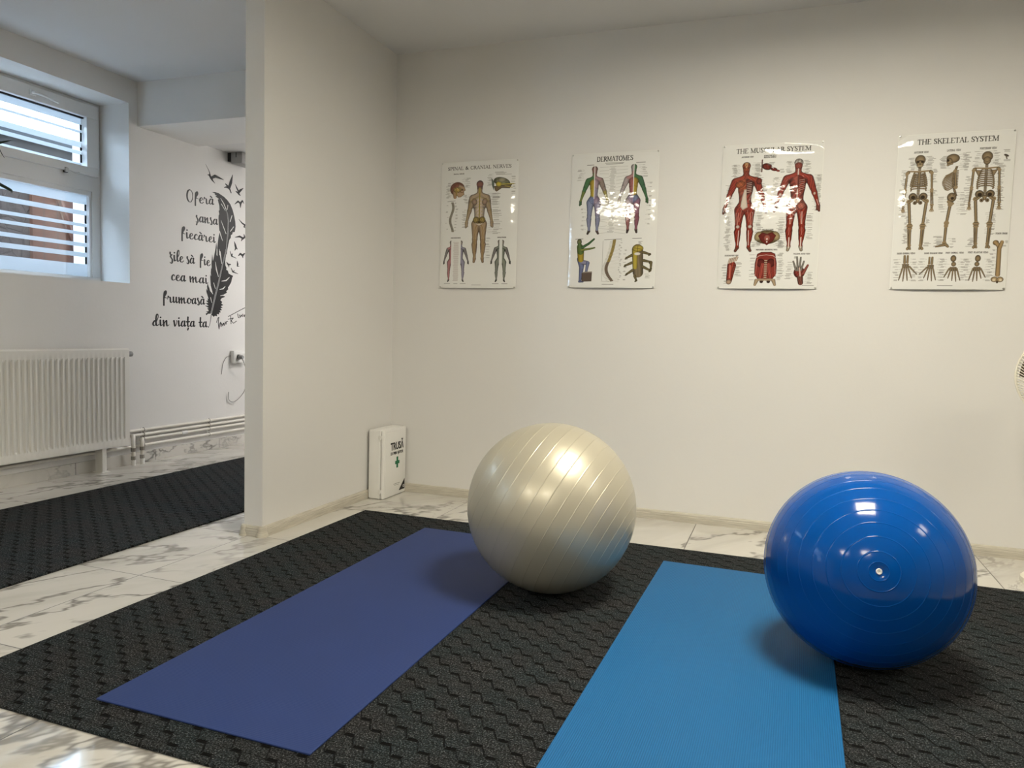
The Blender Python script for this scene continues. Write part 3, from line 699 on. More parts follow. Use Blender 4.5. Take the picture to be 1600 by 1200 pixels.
    for i in range(40): s.line([(.187+rng.uniform(0, .01), .965+i*.0118), (.262-rng.uniform(0, .012), .965+i*.0118)], .0038, (150, 120, 116), .7)
    s.text('SYMPATHETIC NERVES', .15, .28, .915, .010, INK, .9); s.text('DERMATOMES', .76, .87, .918, .010, INK, .9)
    for a, b in ((.07, .15), (.29, .36), (.71, .79), (.83, .90), (.20, .25)): s.line([(a, 1.462), (b, 1.462)], .004, INK)
    s.line([(.44, 1.477), (.56, 1.477)], .003, INK); return s.im
def poster_derma():
    s = Sheet(PAPER); s.text('DERMATOMES', .30, .713, .100, .050)
    s.line([(.40, .122), (.61, .122)], .004, INK); s.line([(.41, .134), (.60, .134)], .004, INK); s.line([(.19, .135), (.27, .135)], .005, INK); s.line([(.75, .13), (.85, .13)], .005, INK)
    G, Y, L, R_, B, P_, K = (62, 118, 66), (190, 162, 36), (150, 142, 170), (168, 92, 88), (104, 116, 158), (150, 96, 120), (62, 44, 40)
    def c1(p, sd):
        if sd < 0: return {'head': (146, 108, 96), 'neck': (120, 130, 84), 'shoulder': G, 'arm': G, 'forearm': (110, 128, 52), 'hand': (52, 92, 50), 'chest': Y, 'belly': (196, 168, 30), 'hip': B, 'thigh': (124, 134, 172), 'calf': (128, 134, 168), 'foot': K}[p]
        return {'head': (140, 104, 96), 'neck': (150, 110, 100), 'shoulder': (168, 124, 132), 'arm': (142, 122, 110), 'forearm': (160, 146, 66), 'hand': (206, 198, 180), 'chest': (176, 146, 158), 'belly': (150, 140, 164), 'hip': (136, 110, 138), 'thigh': (140, 130, 166), 'calf': (124, 128, 162), 'foot': (76, 52, 50)}[p]
    def c2(p, sd):
        if sd > 0: return {'head': (82, 128, 84), 'neck': (72, 120, 76), 'shoulder': G, 'arm': (60, 112, 78), 'forearm': (58, 108, 66), 'hand': (48, 88, 46), 'chest': (186, 152, 40), 'belly': (192, 162, 34), 'hip': B, 'thigh': P_, 'calf': (136, 74, 92), 'foot': K}[p]
        return {'head': (150, 140, 140), 'neck': (170, 120, 120), 'shoulder': (176, 122, 120), 'arm': (166, 150, 150), 'forearm': (170, 158, 160), 'hand': (206, 198, 180), 'chest': R_, 'belly': (170, 92, 92), 'hip': (150, 130, 160), 'thigh': (188, 170, 176), 'calf': (150, 88, 88), 'foot': K}[p]
    for i in range(58):
        y = .165+.0128*i; s.line([(.445+rng.uniform(0, .03), y), (.53-rng.uniform(0, .03), y)], .0038, (128, 124, 116), .75)
        if i % 3 == 0: s.line([(.34, y+.02*math.sin(i)), (.445, y)], .0024, (140, 136, 128), .7); s.line([(.53, y), (.66, y+.02*math.sin(i*2.0))], .0024, (140, 136, 128), .7)
    f, h = human(s, .281, .150, .915, c1, .03, True, False, 1.05, split=.47, hw=1.03)
    for i in range(9): s.line([f(-.055, .20+.028*i), f(-.004, .205+.028*i)], .0022, (140, 118, 30), .7)
    f, h = human(s, .727, .147, .908, c2, .03, True, True, 1.05, split=.47, hw=1.03)
    captions(s, .13, .18, .30, 7, -1, .05); captions(s, .16, .62, .85, 6, -1, .03); captions(s, .91, .35, .80, 10, 1, .03); captions(s, .83, .16, .28, 6, 1, .05)
    # person with a foot on a box
    s.line([(.08, .963), (.17, .960)], .005, INK)
    s.cap((.165, 1.25), (.150, 1.43), .030, .017, (104, 114, 158), .45, edge=.4); s.cap((.145, 1.19), (.162, 1.27), .040, .031, (110, 120, 164), .45, edge=.4)
    s.cap((.175, 1.225), (.235, 1.235), .027, .022, (140, 138, 170), .4, edge=.4); s.cap((.235, 1.235), (.22, 1.33), .021, .014, (116, 124, 164), .4, edge=.4)
    s.cap((.145, 1.09), (.15, 1.19), .042, .036, (186, 158, 40), .45, edge=.4); s.cap((.135, 1.05), (.145, 1.10), .036, .040, (96, 120, 52), .45, edge=.4)
    s.cap((.16, 1.06), (.24, 1.015), .017, .013, (66, 112, 66), .4, edge=.4); s.cap((.24, 1.015), (.30, .965), .013, .010, (60, 104, 60), .4, edge=.4); s.cap((.16, 1.085), (.25, 1.075), .014, .011, (134, 140, 60), .4, edge=.4); s.cap((.25, 1.075), (.31, 1.062), .010, .008, (110, 126, 56), .4, edge=.4)
    s.ell((.128, .995), .028, .036, (112, 116, 74), .45, edge=.4); s.cap((.13, 1.02), (.135, 1.05), .018, .02, (92, 118, 62), .4)
    s.cap((.14, 1.445), (.185, 1.447), .012, .009, (90, 100, 140), .3); s.poly([(.166, 1.348), (.288, 1.342), (.285, 1.442), (.170, 1.446)], (98, 82, 72), .2); s.poly([(.166, 1.348), (.19, 1.334), (.288, 1.330), (.288, 1.345)], (150, 138, 124), .1)
    # spine
    s.line([(.42, .975), (.62, .968)], .004, INK); s.line([(.405, .985), (.405, 1.44), (.49, 1.445)], .0025, (130, 126, 118))
    for i in range(30):
        t = i/29; x = .535-.055*math.sin(t*PI*.9)+(.02 if t < .5 else .045)*math.sin(t*PI*2)*.8; y = .985+.45*t
        s.cap((x-.010, y), (x+.012, y-.004), .0085, .0085, (176, 150, 76) if t < .55 else (132, 112, 92), .45, edge=.4); s.line([(x+.02, y), (.60, y+.01)], .002, (150, 140, 120), .6); s.line([(x-.02, y+.004), (x-.05, y+.012)], .003, (120, 112, 90), .8)
    captions(s, .60, .99, 1.42, 20, 1, .02, lead=0)
    # cord segment
    s.line([(.74, .965), (.84, .963)], .005, INK)
    s.cap((.80, 1.09), (.815, 1.34), .062, .058, (128, 112, 84), .5, edge=.35, fib=.06); s.cap((.775, 1.10), (.78, 1.28), .030, .026, (190, 168, 52), .4, edge=.3); s.ell((.805, 1.075), .060, .038, (200, 176, 60), .35, edge=.45); s.line([(.76, 1.07), (.85, 1.085)], .006, (110, 90, 30)); s.line([(.805, 1.04), (.80, 1.11)], .006, (110, 90, 30))
    s.ell((.80, 1.135), .034, .016, (228, 220, 206), .1)
    for x0, y0, x1, y1 in ((.74, 1.15, .68, 1.18), (.74, 1.235, .67, 1.265), (.75, 1.32, .69, 1.36), (.78, 1.38, .80, 1.43), (.87, 1.12, .94, 1.14), (.875, 1.21, .95, 1.225), (.87, 1.28, .95, 1.32), (.955, 1.23, .955, 1.30)):
        s.cap((x0, y0), (x1, y1), .016, .010, (112, 100, 64), .4, edge=.45); s.cap((x1, y1), (x1-.012, y1+.012), .013, .008, (84, 76, 50), .3)
    captions(s, .68, 1.09, 1.42, 8, -1, .03, lead=0); captions(s, .90, 1.36, 1.40, 3, 1, .05, lead=0); captions(s, .80, 1.00, 1.02, 2, 1, .05, lead=0)
    s.line([(.41, 1.475), (.54, 1.475)], .004, INK); return s.im
def poster_muscle():
    s = Sheet(PAPER); s.text('THE MUSCULAR SYSTEM', .138, .878, .095, .045)
    R_ = (150, 44, 30); R2 = (128, 34, 24); T_ = (214, 190, 160)
    s.text('ANTERIOR VIEW', .195, .315, .142, .013, INK, .9); s.text('POSTERIOR VIEW', .705, .835, .125, .013, INK, .9); s.text('STRUCTURE OF A', .42, .54, .138, .012, INK, .9); s.text('SKELETAL MUSCLE', .42, .54, .155, .012, INK, .9)
    for a, b, cx in ((.165, .195, .25), (.365, .345, .25), (.66, .69, .76), (.86, .85, .76)): pass
    captions(s, .155, .21, .34, 14, -1, .05); captions(s, .345, .20, .40, 18, 1, .07); captions(s, .105, .42, 1.10, 44, -1, .05, lead=.02); captions(s, .40, .42, .52, 8, 1, .08); captions(s, .38, .70, 1.06, 26, 1, .06)
    captions(s, .69, .20, .32, 10, -1, .05); captions(s, .83, .20, .34, 12, 1, .05); captions(s, .945, .35, .70, 30, 1, .05, lead=.02); captions(s, .565, .36, .70, 22, -1, .05); captions(s, .64, .78, 1.08, 18, -1, .06); captions(s, .88, .74, 1.0, 14, 1, .06)
    def cf(p, sd): return {'head': (152, 70, 40), 'neck': (138, 52, 34), 'chest': (166, 74, 40) if sd < 0 else (116, 42, 32), 'belly': (158, 70, 52) if sd < 0 else (150, 52, 40), 'hip': (150, 50, 36), 'hand': (110, 54, 40), 'foot': (112, 54, 38), 'shoulder': (160, 58, 36)}.get(p, R_)
    f, h = human(s, .250, .190, 1.130, cf, .16, False, False, 1.06, edge=.45, form=.52)
    s.poly([f(-.012, .30), f(.012, .30), f(.016, .40), f(.03, .50), f(-.02, .53), f(-.045, .49), f(-.03, .38)], (206, 190, 172), .25, fib=.06)
    s.ell(f(-.055, .245), h*.052, h*.038, (172, 82, 42), .4, rot=-.25, edge=.3, fib=.14)
    s.poly([f(.01, .225), f(.06, .215), f(.07, .33), f(.015, .36)], (92, 40, 36), .3)
    for i in range(6): s.line([f(.012, .235+.02*i), f(.06, .228+.02*i)], .005, (196, 164, 150))
    for sd in (-1, 1):
        s.line([f(sd*.06, .56), f(sd*.066, .71)], .006, (206, 140, 120), .8); s.ell(f(sd*.062, .715), h*.020, h*.018, (206, 184, 168), .3); s.line([f(sd*.050, .76), f(sd*.055, .92)], .009, (208, 186, 176), .85); s.line([f(sd*.085, .56), f(sd*.08, .69)], .004, (220, 170, 150), .7)
        s.line([f(sd*.03, .53), f(sd*.05, .66)], .004, (214, 150, 130), .7); s.ell(f(sd*.16, .375), h*.013, h*.017, (206, 170, 150), .3); s.line([f(sd*.19, .44), f(sd*.21, .50)], .006, (214, 190, 176), .8)
    s.ell(f(.135, .215), h*.030, h*.036, (128, 40, 28), .4, edge=.4, fib=.2); s.line([f(-.012, .03), f(0, .06), f(.012, .03)], .006, (214, 170, 110)); s.ell(f(0, .018), h*.022, h*.014, (206, 150, 96), .3)
    for sd in (-1, 1): s.ell(f(sd*.018, .062), h*.008, h*.005, (60, 30, 22), 0)
    s.line([f(-.014, .105), f(.014, .105)], .005, (90, 36, 28))
    def cb(p, sd): return {'head': (176, 166, 160), 'neck': (150, 60, 46), 'chest': R_, 'belly': (150, 58, 46), 'hip': (176, 92, 76), 'hand': (112, 54, 44), 'foot': (156, 140, 120), 'shoulder': (160, 48, 34)}.get(p, R_)
    f, h = human(s, .765, .180, 1.128, cb, .16, False, True, 1.06, edge=.45, form=.52)
    s.ell(f(0, .075), h*.040, h*.038, (150, 66, 54), .4, fib=.1); s.line([f(0, .11), f(0, .43)], .012, (208, 188, 176)); s.poly([f(0, .17), f(-.05, .20), f(0, .33)], (170, 72, 56), .3, fib=.12); s.poly([f(0, .17), f(.05, .20), f(0, .33)], (112, 36, 30), .3, fib=.12)
    for i in range(6): s.line([f(.015, .23+.022*i), f(.065, .222+.02*i)], .005, (190, 140, 126))
    s.poly([f(-.05, .43), f(.05, .43), f(0, .50)], (212, 192, 178), .2)
    for sd in (-1, 1):
        s.ell(f(sd*.042, .505), h*.045, h*.042, (186, 96, 78), .45, fib=.12, edge=.3); s.line([f(sd*.055, .57), f(sd*.058, .70)], .008, (214, 170, 156), .8); s.line([f(sd*.035, .57), f(sd*.05, .70)], .004, (214, 160, 140), .8); s.line([f(sd*.058, .85), f(sd*.058, .96)], .012, (214, 196, 180)); s.line([f(sd*.062, .74), f(sd*.062, .82)], .004, (214, 150, 130), .8)
        s.ell(f(sd*.165, .375), h*.012, h*.016, (206, 170, 150), .3); s.line([f(sd*.19, .44), f(sd*.21, .50)], .006, (214, 190, 176), .7)
    # muscle stump
    s.line([(.405, .175), (.405, .295)], .012, (96, 60, 56)); s.ell((.455, .245), .052, .034, R2, .5, rot=.25, edge=.4, fib=.2); s.ell((.525, .275), .034, .018, R2, .5, rot=.25, edge=.4); s.ell((.565, .292), .020, .010, (150, 50, 40), .4, rot=.2); s.line([(.50, .25), (.52, .265)], .006, (226, 210, 200))
    captions(s, .47, .20, .22, 2, 1, .07, lead=0); captions(s, .59, .28, .30, 2, 1, .04, lead=0)
    # pelvis
    s.text('PELVIC FLOOR', .44, .55, .905, .012, INK, .9)
    s.ell((.49, .975), .122, .072, (140, 116, 72), .45, edge=.4); s.ell((.405, .965), .040, .052, (176, 152, 102), .4, rot=.5, edge=.35); s.ell((.575, .965), .040, .052, (176, 152, 102), .4, rot=-.5, edge=.35)
    s.poly([(.40, .96), (.44, .925), (.49, .94), (.54, .925), (.58, .96), (.55, 1.02), (.49, 1.06), (.43, 1.02)], (112, 34, 28), .3, fib=.15); s.ell((.49, .985), .030, .034, (176, 90, 74), .3); s.ell((.49, .995), .008, .008, (230, 220, 212), 0); s.ell((.49, 1.025), .007, .009, (230, 220, 212), 0); s.poly([(.47, .92), (.49, .90), (.51, .92)], (80, 64, 40), 0)
    captions(s, .61, 1.01, 1.07, 5, 1, .06, lead=.04); captions(s, .37, 1.03, 1.07, 4, -1, .05, lead=.04)
    # abdominal wall
    s.text('POSTERIOR ABDOMINAL WALL', .385, .60, 1.112, .012, INK, .9)
    s.poly([(.40, 1.15), (.44, 1.13), (.54, 1.13), (.58, 1.15), (.60, 1.25), (.60, 1.36), (.56, 1.42), (.42, 1.42), (.38, 1.36), (.38, 1.25)], (140, 44, 34), .5, fib=.10)
    for sd in (-1, 1):
        x = .49
        s.ell((x+sd*.05, 1.245), .040, .045, (104, 30, 26), .3, edge=.3); s.cap((x+sd*.03, 1.27), (x+sd*.05, 1.40), .024, .020, (166, 60, 48), .4, fib=.2); s.line([(x+sd*.085, 1.20), (x+sd*.10, 1.38)], .010, (176, 84, 70), .8); s.line([(x+sd*.095, 1.19), (x+sd*.07, 1.17), (x, 1.16)], .006, (214, 180, 168), .8)
        s.cap((x+sd*.085, 1.43), (x+sd*.10, 1.475), .020, .012, (176, 150, 116), .4, edge=.4); s.ell((x+sd*.035, 1.44), .018, .016, (60, 40, 34), .2); s.cap((x+sd*.01, 1.42), (x+sd*.06, 1.42), .012, .012, (170, 140, 110), .3)
    for i in range(9): s.cap((.482, 1.22+.022*i), (.498, 1.22+.022*i), .007, .007, (206, 180, 150), .4, edge=.4)
    captions(s, .37, 1.16, 1.42, 9, -1, .05, lead=.02); captions(s, .615, 1.14, 1.42, 20, 1, .05, lead=.02)
    # foot and hand
    s.text('PLANTAR FOOT VIEW', .07, .21, 1.170, .012, INK, .9); s.text('PALMAR HAND VIEW', .76, .92, 1.158, .012, INK, .9)
    s.cap((.145, 1.27), (.125, 1.43), .046, .030, (150, 48, 34), .5, fib=.2, edge=.4); s.ell((.122, 1.445), .028, .026, (190, 150, 120), .4, edge=.4)
    for i in range(5): s.cap((.115+.018*i, 1.24-.006*i), (.125+.018*i, 1.20-.004*i), .010, .009 if i < 4 else .013, (206, 182, 160), .4, edge=.4)
    s.line([(.13, 1.27), (.128, 1.40)], .012, (210, 120, 100), .8); captions(s, .09, 1.26, 1.46, 8, -1, .05, lead=.02); captions(s, .19, 1.24, 1.38, 8, 1, .06, lead=.03)
    s.ell((.825, 1.345), .055, .058, (140, 48, 40), .45, fib=.2, edge=.4)
    for i, (dx, dy) in enumerate(((-.045, -.11), (-.018, -.155), (.010, -.150), (.035, -.11))):
        s.cap((.82+dx*.6, 1.32), (.82+dx*1.3, 1.34+dy), .011, .008, (128, 122, 112), .4, edge=.4)
    s.cap((.865, 1.35), (.905, 1.27), .016, .010, (150, 70, 58), .4, edge=.4); s.cap((.835, 1.40), (.842, 1.45), .030, .026, (118, 66, 54), .45, edge=.4, fib=.15); s.line([(.825, 1.30), (.835, 1.38)], .016, (206, 170, 156), .6)
    captions(s, .74, 1.24, 1.40, 8, -1, .06, lead=.02); captions(s, .90, 1.34, 1.46, 8, 1, .05, lead=.02); captions(s, .77, 1.18, 1.19, 2, 1, .03, lead=0)
    s.line([(.86, 1.478), (.97, 1.478)], .004, INK); return s.im
def poster_skel():
    s = Sheet(PAPER); s.text('THE SKELETAL SYSTEM', .168, .858, .104, .046)
    s.text('ANTERIOR VIEW', .145, .270, .187, .016, INK, .9); s.text('LATERAL VIEW', .428, .545, .183, .016, INK, .9); s.text('POSTERIOR VIEW', .705, .845, .180, .016, INK, .9)
    captions(s, .155, .23, .34, 10, -1, .05); captions(s, .265, .22, .34, 11, 1, .06); captions(s, .095, .35, .79, 30, -1, .05, lead=.02); captions(s, .315, .35, .46, 9, 1, .04); captions(s, .320, .55, .60, 3, 1, .06); captions(s, .125, .80, 1.06, 18, -1, .03); captions(s, .28, .82, .90, 6, 1, .03); captions(s, .285, 1.06, 1.08, 2, 1, .06)
    captions(s, .425, .23, .34, 12, -1, .05); captions(s, .58, .20, .36, 14, 1, .05); captions(s, .43, .62, .76, 7, -1, .05); captions(s, .575, .58, .78, 12, 1, .05); captions(s, .44, 1.00, 1.09, 8, -1, .07); captions(s, .52, 1.02, 1.10, 4, 1, .03)
    captions(s, .71, .20, .34, 9, -1, .05); captions(s, .83, .20, .32, 9, 1, .05); captions(s, .875, .32, .74, 26, 1, .06, lead=.02); captions(s, .645, .43, .72, 14, -1, .05); captions(s, .825, .78, .98, 12, 1, .06); captions(s, .70, 1.02, 1.10, 7, -1, .05)
    skeleton(s, .203, .208, 1.128, 'front'); skeleton(s, .490, .203, 1.112, 'side'); skeleton(s, .772, .203, 1.120, 'back')
    s.ell((.93, .245), .022, .010, (70, 60, 50), .2, rot=.4); s.line([(.925, .245), (.935, .275)], .010, (90, 76, 60)); captions(s, .905, .19, .21, 3, 1, .07, lead=0); captions(s, .91, .285, .29, 1, 1, .07, lead=0)
    for t, a, b, y in (('HAND (DORSAL VIEW)', .05, .21, 1.167), ('HAND (PALMAR VIEW)', .29, .45, 1.168), ('FOOT (DORSAL VIEW)', .475, .63, 1.166), ('FOOT (PLANTAR VIEW)', .665, .835, 1.164), ('FEMUR CROSS', .885, .985, .985)): s.text(t, a, b, y, .0135, INK, .9)
    hand_bones(s, .135, 1.186, 1.435, 1, True); hand_bones(s, .350, 1.203, 1.432, -1, True); hand_bones(s, .545, 1.190, 1.435, -1, False, foot=True); hand_bones(s, .752, 1.190, 1.435, 1, False, foot=True)
    for x0, x1 in ((.07, -1), (.20, 1), (.285, -1), (.43, 1), (.475, -1), (.62, 1), (.68, -1), (.83, 1)): captions(s, x0, 1.22, 1.42, 9, x1, .045, lead=.02)
    c = (172, 138, 88)
    s.cap((.925, 1.10), (.927, 1.37), .019, .021, c, .5, edge=.4); s.ell((.893, 1.066), .026, .024, c, .4, edge=.4); s.cap((.893, 1.066), (.925, 1.10), .018, .020, c, .4, edge=.35); s.cap((.945, 1.06), (.93, 1.11), .016, .018, c, .4, edge=.4)
    s.ell((.903, 1.415), .032, .026, (190, 158, 110), .45, edge=.4); s.ell((.95, 1.415), .030, .026, (190, 158, 110), .45, edge=.4); s.ell((.927, 1.44), .010, .012, (70, 54, 36), 0); s.ell((.898, 1.42), .013, .011, (220, 204, 170), 0); s.ell((.955, 1.42), .012, .011, (220, 204, 170), 0)
    captions(s, .88, 1.13, 1.38, 8, -1, .03, lead=.02); captions(s, .965, 1.05, 1.09, 3, 1, .03, lead=0)
    s.line([(.42, 1.478), (.55, 1.478)], .004, INK); return s.im
def poster_mat():
    m = Mat('laminated_print', (.8, .8, .8), .055, .75)
    a = m.node('ShaderNodeAttribute', attribute_name='print'); m.color(a.outputs['Color'])
    m.xyz(); n = m.noise(m.tc, 16, 2, .5); n2 = m.noise(m.tc, 70, 2, .5)
    m.bump(n+n2*.10, .13, .010)
    return m.mat
M['poster'] = poster_mat()
PSW, PSH = .457, .691
def poster(x0, z0, im, label, lean):
    """a hung sheet: bowed in the middle, held at its corners by pins"""
    nx, nz = PW+1, PH+1
    s, t = np.meshgrid(np.linspace(-1, 1, nx), np.linspace(0, 1, nz))         # t = 0 at the top
    vy = np.clip(np.minimum((t+.004)/.05, (1.03-t)/.08), 0, 1); vy = vy*vy*(3-2*vy)
    d = .0045+.0095*(1-np.abs(s)**5)*(.45+.55*vy)+.004*np.clip((t-.86)/.14, 0, 1)**2*(1-s*s)+lean(s, t)
    d = np.maximum(d, .0025)
    X = x0+(s+1)/2*PSW; Z = z0+PSH*(1-t)
    co = np.stack([X, -d, Z], -1).reshape(-1, 3)
    i = np.arange(nx*nz).reshape(nz, nx)
    q = np.stack([i[1:, :-1], i[1:, 1:], i[:-1, 1:], i[:-1, :-1]], -1).reshape(-1, 4)
    ox, oz = x0+PSW/2, z0
    co[:, 0] -= ox; co[:, 2] -= oz
    me = bpy.data.meshes.new('anatomy_poster'); me.vertices.add(len(co)); me.vertices.foreach_set('co', co.astype(np.float32).ravel())
    me.loops.add(q.size); me.loops.foreach_set('vertex_index', q.astype(np.int32).ravel())
    me.polygons.add(len(q)); me.polygons.foreach_set('loop_start', np.arange(0, q.size, 4, dtype=np.int32)); me.polygons.foreach_set('use_smooth', np.ones(len(q), bool))
    me.update(calc_edges=True)
    g_ = im.mean(2, keepdims=True); im = g_+(im-g_)*.80
    c = np.pad(im, ((0, 1), (0, 1), (0, 0)), mode='edge')/255.0
    b = 3; m_ = np.array(PAPER)/255.0*1.03
    c[:b] = m_; c[-b:] = m_; c[:, :b] = m_; c[:, -b:] = m_
    c = np.where(c <= .04045, c/12.92, ((np.clip(c, 0, 1)+.055)/1.055)**2.4)
    at = me.color_attributes.new('print', 'FLOAT_COLOR', 'POINT')
    at.data.foreach_set('color', np.concatenate([c, np.ones((*c.shape[:2], 1))], -1).astype(np.float32).ravel())
    me.materials.append(M['poster'])
    o = bpy.data.objects.new('anatomy_poster', me); C.objects.link(o); o.location = (ox, 0, oz)
    tag(o, label, 'poster', 'laminated anatomy posters in a row on the wall')
    for sx, tz, dz in ((-1, 0, -.006), (1, 0, -.006), (-1, 1, .006), (1, 1, .006)):
        k = MB(); mt = Matrix.Translation((sx*(PSW/2-.007), 0, PSH*(1-tz)+dz)) @ Matrix.Rotation(PI/2, 4, 'X')
        k.lathe([(.0, .0105), (.004, .0095), (.0045, .008), (.002, .007), (.0012, .0)], 12, mt)
        k.build('pin', M['steel'], o, True)
    return o
poster(.2962, 1.1801, poster_nerves(), 'anatomy poster headed SPINAL & CRANIAL NERVES, leftmost of the row', lambda s, t: 0*s)
poster(1.0472, 1.1857, poster_derma(), 'anatomy poster headed DERMATOMES with figures in yellow, green and lilac zones', lambda s, t: 0*s)
poster(1.8122, 1.1860, poster_muscle(), 'anatomy poster headed THE MUSCULAR SYSTEM with two red muscle figures', lambda s, t: -.012*np.clip(1-t/.085, 0, 1)**1.5*np.clip(s+.35, 0, 1))
poster(2.5786, 1.1871, poster_skel(), 'anatomy poster headed THE SKELETAL SYSTEM with three brown skeletons', lambda s, t: -.010*np.clip(1-t/.08, 0, 1)**1.5*np.clip(-s-.55, 0, 1)*1.8)
# ------------------------------------------------------------------ first aid box
kit = tag(empty('first_aid_box', (.0145, -.145, 0)), 'white first aid box with a green cross standing on the tiles in the corner', 'first aid box')
KX = .0975                       # depth; front faces +x
b = MB().box(0, .074, -.128, .128, .001, .386, .008, 3); b.build('body', M['white_plastic'], kit, True)
lid = MB().box(.0745, KX, -.128, .128, .001, .386, .011, 4); lid = lid.build('lid', M['white_plastic'], kit, True)
MB().box(KX-.001, KX+.0018, -.112, .112, .020, .364, .0015, 2).build('raised_panel', M['white_plastic'], lid, True)
for z in (.045, .345):
    h = MB().tube([(.0745, -.1295, z-.014), (.0745, -.1295, z+.014)], .0042, 10)
    h.box(.062, .087, -.1305, -.1275, z-.010, z+.010, .001); h.build('hinge', M['white_plastic'], kit, True)
for z in (.11, .29):
    MB().box(.062, .090, .1275, .1305, z-.018, z+.018, .0015).build('clasp', M['white_plastic'], kit, True)
def word(body, h, y0, z0, mat, parent, name, width=None, bold=.0):
    c = bpy.data.curves.new('t', 'FONT'); c.body = body; c.size = 1.0; c.extrude = 0; c.offset = bold; c.resolution_u = 3
    t = bpy.data.objects.new('t', c); C.objects.link(t); dg_ = bpy.context.evaluated_depsgraph_get()
    me = bpy.data.meshes.new_from_object(t.evaluated_get(dg_)); bpy.data.objects.remove(t); bpy.data.curves.remove(c)
    v = np.empty(len(me.vertices)*3); me.vertices.foreach_get('co', v); v = v.reshape(-1, 3)
    cap = .727; x0 = v[:, 0].min(); k = h/cap; wx = (v[:, 0].max()-x0)*k; kx = k*(width/wx if width else 1)
    n = np.stack([np.full(len(v), KX+.0024), y0+(v[:, 0]-x0)*kx, z0+v[:, 1]*k], -1); me.vertices.foreach_set('co', n.ravel()); me.update()
    me.materials.clear(); me.materials.append(mat); me.name = name
    o = bpy.data.objects.new(name, me); C.objects.link(o); o.parent = parent
    m_ = o.modifiers.new('thick', 'SOLIDIFY'); m_.thickness = .0006; m_.offset = 0
    return o
word('TRUSĂ', .042, -.058, .266, M['black_ink'], lid, 'printed_word', .148, .030)
word('DE PRIM AJUTOR', .0165, -.056, .238, M['black_ink'], lid, 'printed_word', .142, .022)
cr = MB().prism([(-.009, .163), (.009, .163), (.009, .185), (.024, .185), (.024, .203), (.009, .203), (.009, .226), (-.009, .226), (-.009, .203), (-.024, .203), (-.024, .185), (-.009, .185)], 0, KX+.0016, KX+.0026)
cr = cr.build('green_cross', M['green_ink'], lid); cr.location = (0, .020, -.004)
MB().prism([(.042, .024), (.1095, .024), (.1095, .084)], 0, KX+.0016, KX+.0026).build('corner_triangle', M['black_ink'], lid)
MB().lathe([(.005, -.0004), (.0085, -.0004), (.0085, .0004), (.005, .0004)], 16, Matrix.Translation((KX+.0030, .095, .042)) @ Matrix.Rotation(PI/2, 4, 'Y'), True).build('maker_mark', M['white_ink'], lid)
MB().box(KX+.0016, KX+.0024, -.020, .052, .068, .0708).box(KX+.0016, KX+.0024, -.008, .040, .060, .0626).build('fine_print', M['grey_ink'], lid)
# ------------------------------------------------------------------ radiator under the window
rad = tag(empty('radiator', (LX, -.80, 0)), 'white ribbed panel radiator on the wall under the window', 'radiator')
RY0, RY1, RZ0, RZ1, RXF = -.62, .595, .150, .772, .100        # local y, z, front x
def rib_panel(xf):
    bm = bmesh.new(); pit = 1/30.0
    ys = []; n = int((RY1-RY0-.04)/pit); y0 = RY0+.02
    ys = [(RY0+.001, 0)]
    for i in range(n):
        for u, d in ((.0, 0), (.10, 0), (.26, 1), (.62, 1), (.80, 0)): ys.append((y0+(i+u)*pit, d))
    ys.append((RY1-.001, 0))
    zs = [(RZ0, 0), (RZ0+.045, 0), (RZ0+.062, 1), (RZ1-.072, 1), (RZ1-.056, 0), (RZ1-.010, 0)]
    G = [[bm.verts.new((xf-.0085*dy*dz, y, z)) for y, dy in ys] for z, dz in zs]
    top = [bm.verts.new((xf-.010, y, RZ1)) for y, dy in ys]; G.append(top)
    for A, B in zip(G[:-1], G[1:]):
        for k in range(len(ys)-1): bm.faces.new((A[k], A[k+1], B[k+1], B[k]))
    m_ = MB(); m_.bm.free(); m_.bm = bm; return m_
rp = rib_panel(RXF).build('front_panel', M['radiator'], rad, True, 28)
MB().box(.035, .047, RY0+.002, RY1-.002, RZ0, RZ1-.012, .003).build('rear_panel', M['radiator'], rad)
MB().box(.036, RXF-.0095, RY1-.0015, RY1+.0005, RZ0, RZ1-.004, .0004, 1).build('side_cover', M['radiator'], rad)
MB().box(.036, RXF-.0095, RY0-.0005, RY0+.0015, RZ0, RZ1-.004, .0004, 1).build('side_cover', M['radiator'], rad)
g = MB(); g.box(.036, .041, RY0+.003, RY1-.003, RZ1-.010, RZ1+.001).box(RXF-.014, RXF-.009, RY0+.003, RY1-.003, RZ1-.010, RZ1+.001)
k = RY0+.01
while k < RY1-.012:
    g.box(.041, RXF-.014, k, k+.006, RZ1-.009, RZ1); k += .016
g.build('top_grille', M['radiator'], rad)
MB().box(.050, RXF-.012, RY0+.02, RY1-.02, RZ0+.02, RZ1-.03).build('convector', M['radiator'], rad)
for y in (-.40, .413):
    l = MB().box(.030, .088, y-.016, y+.016, 0.003, RZ0+.02, .002).box(.018, .105, y-.03, y+.03, 0, .004, .001); l.build('leg', M['radiator'], rad)
tv = MB(); q = Matrix.Translation((.060, RY1, .733)) @ Matrix.Rotation(-PI/2, 4, 'X')
tv.lathe([(.007, 0), (.007, .012), (.013, .013), (.0165, .020), (.0175, .040), (.0165, .052), (.012, .056), (0, .056)], 20, q)
tv.build('valve_cap', M['grey_plastic'], rad, True)
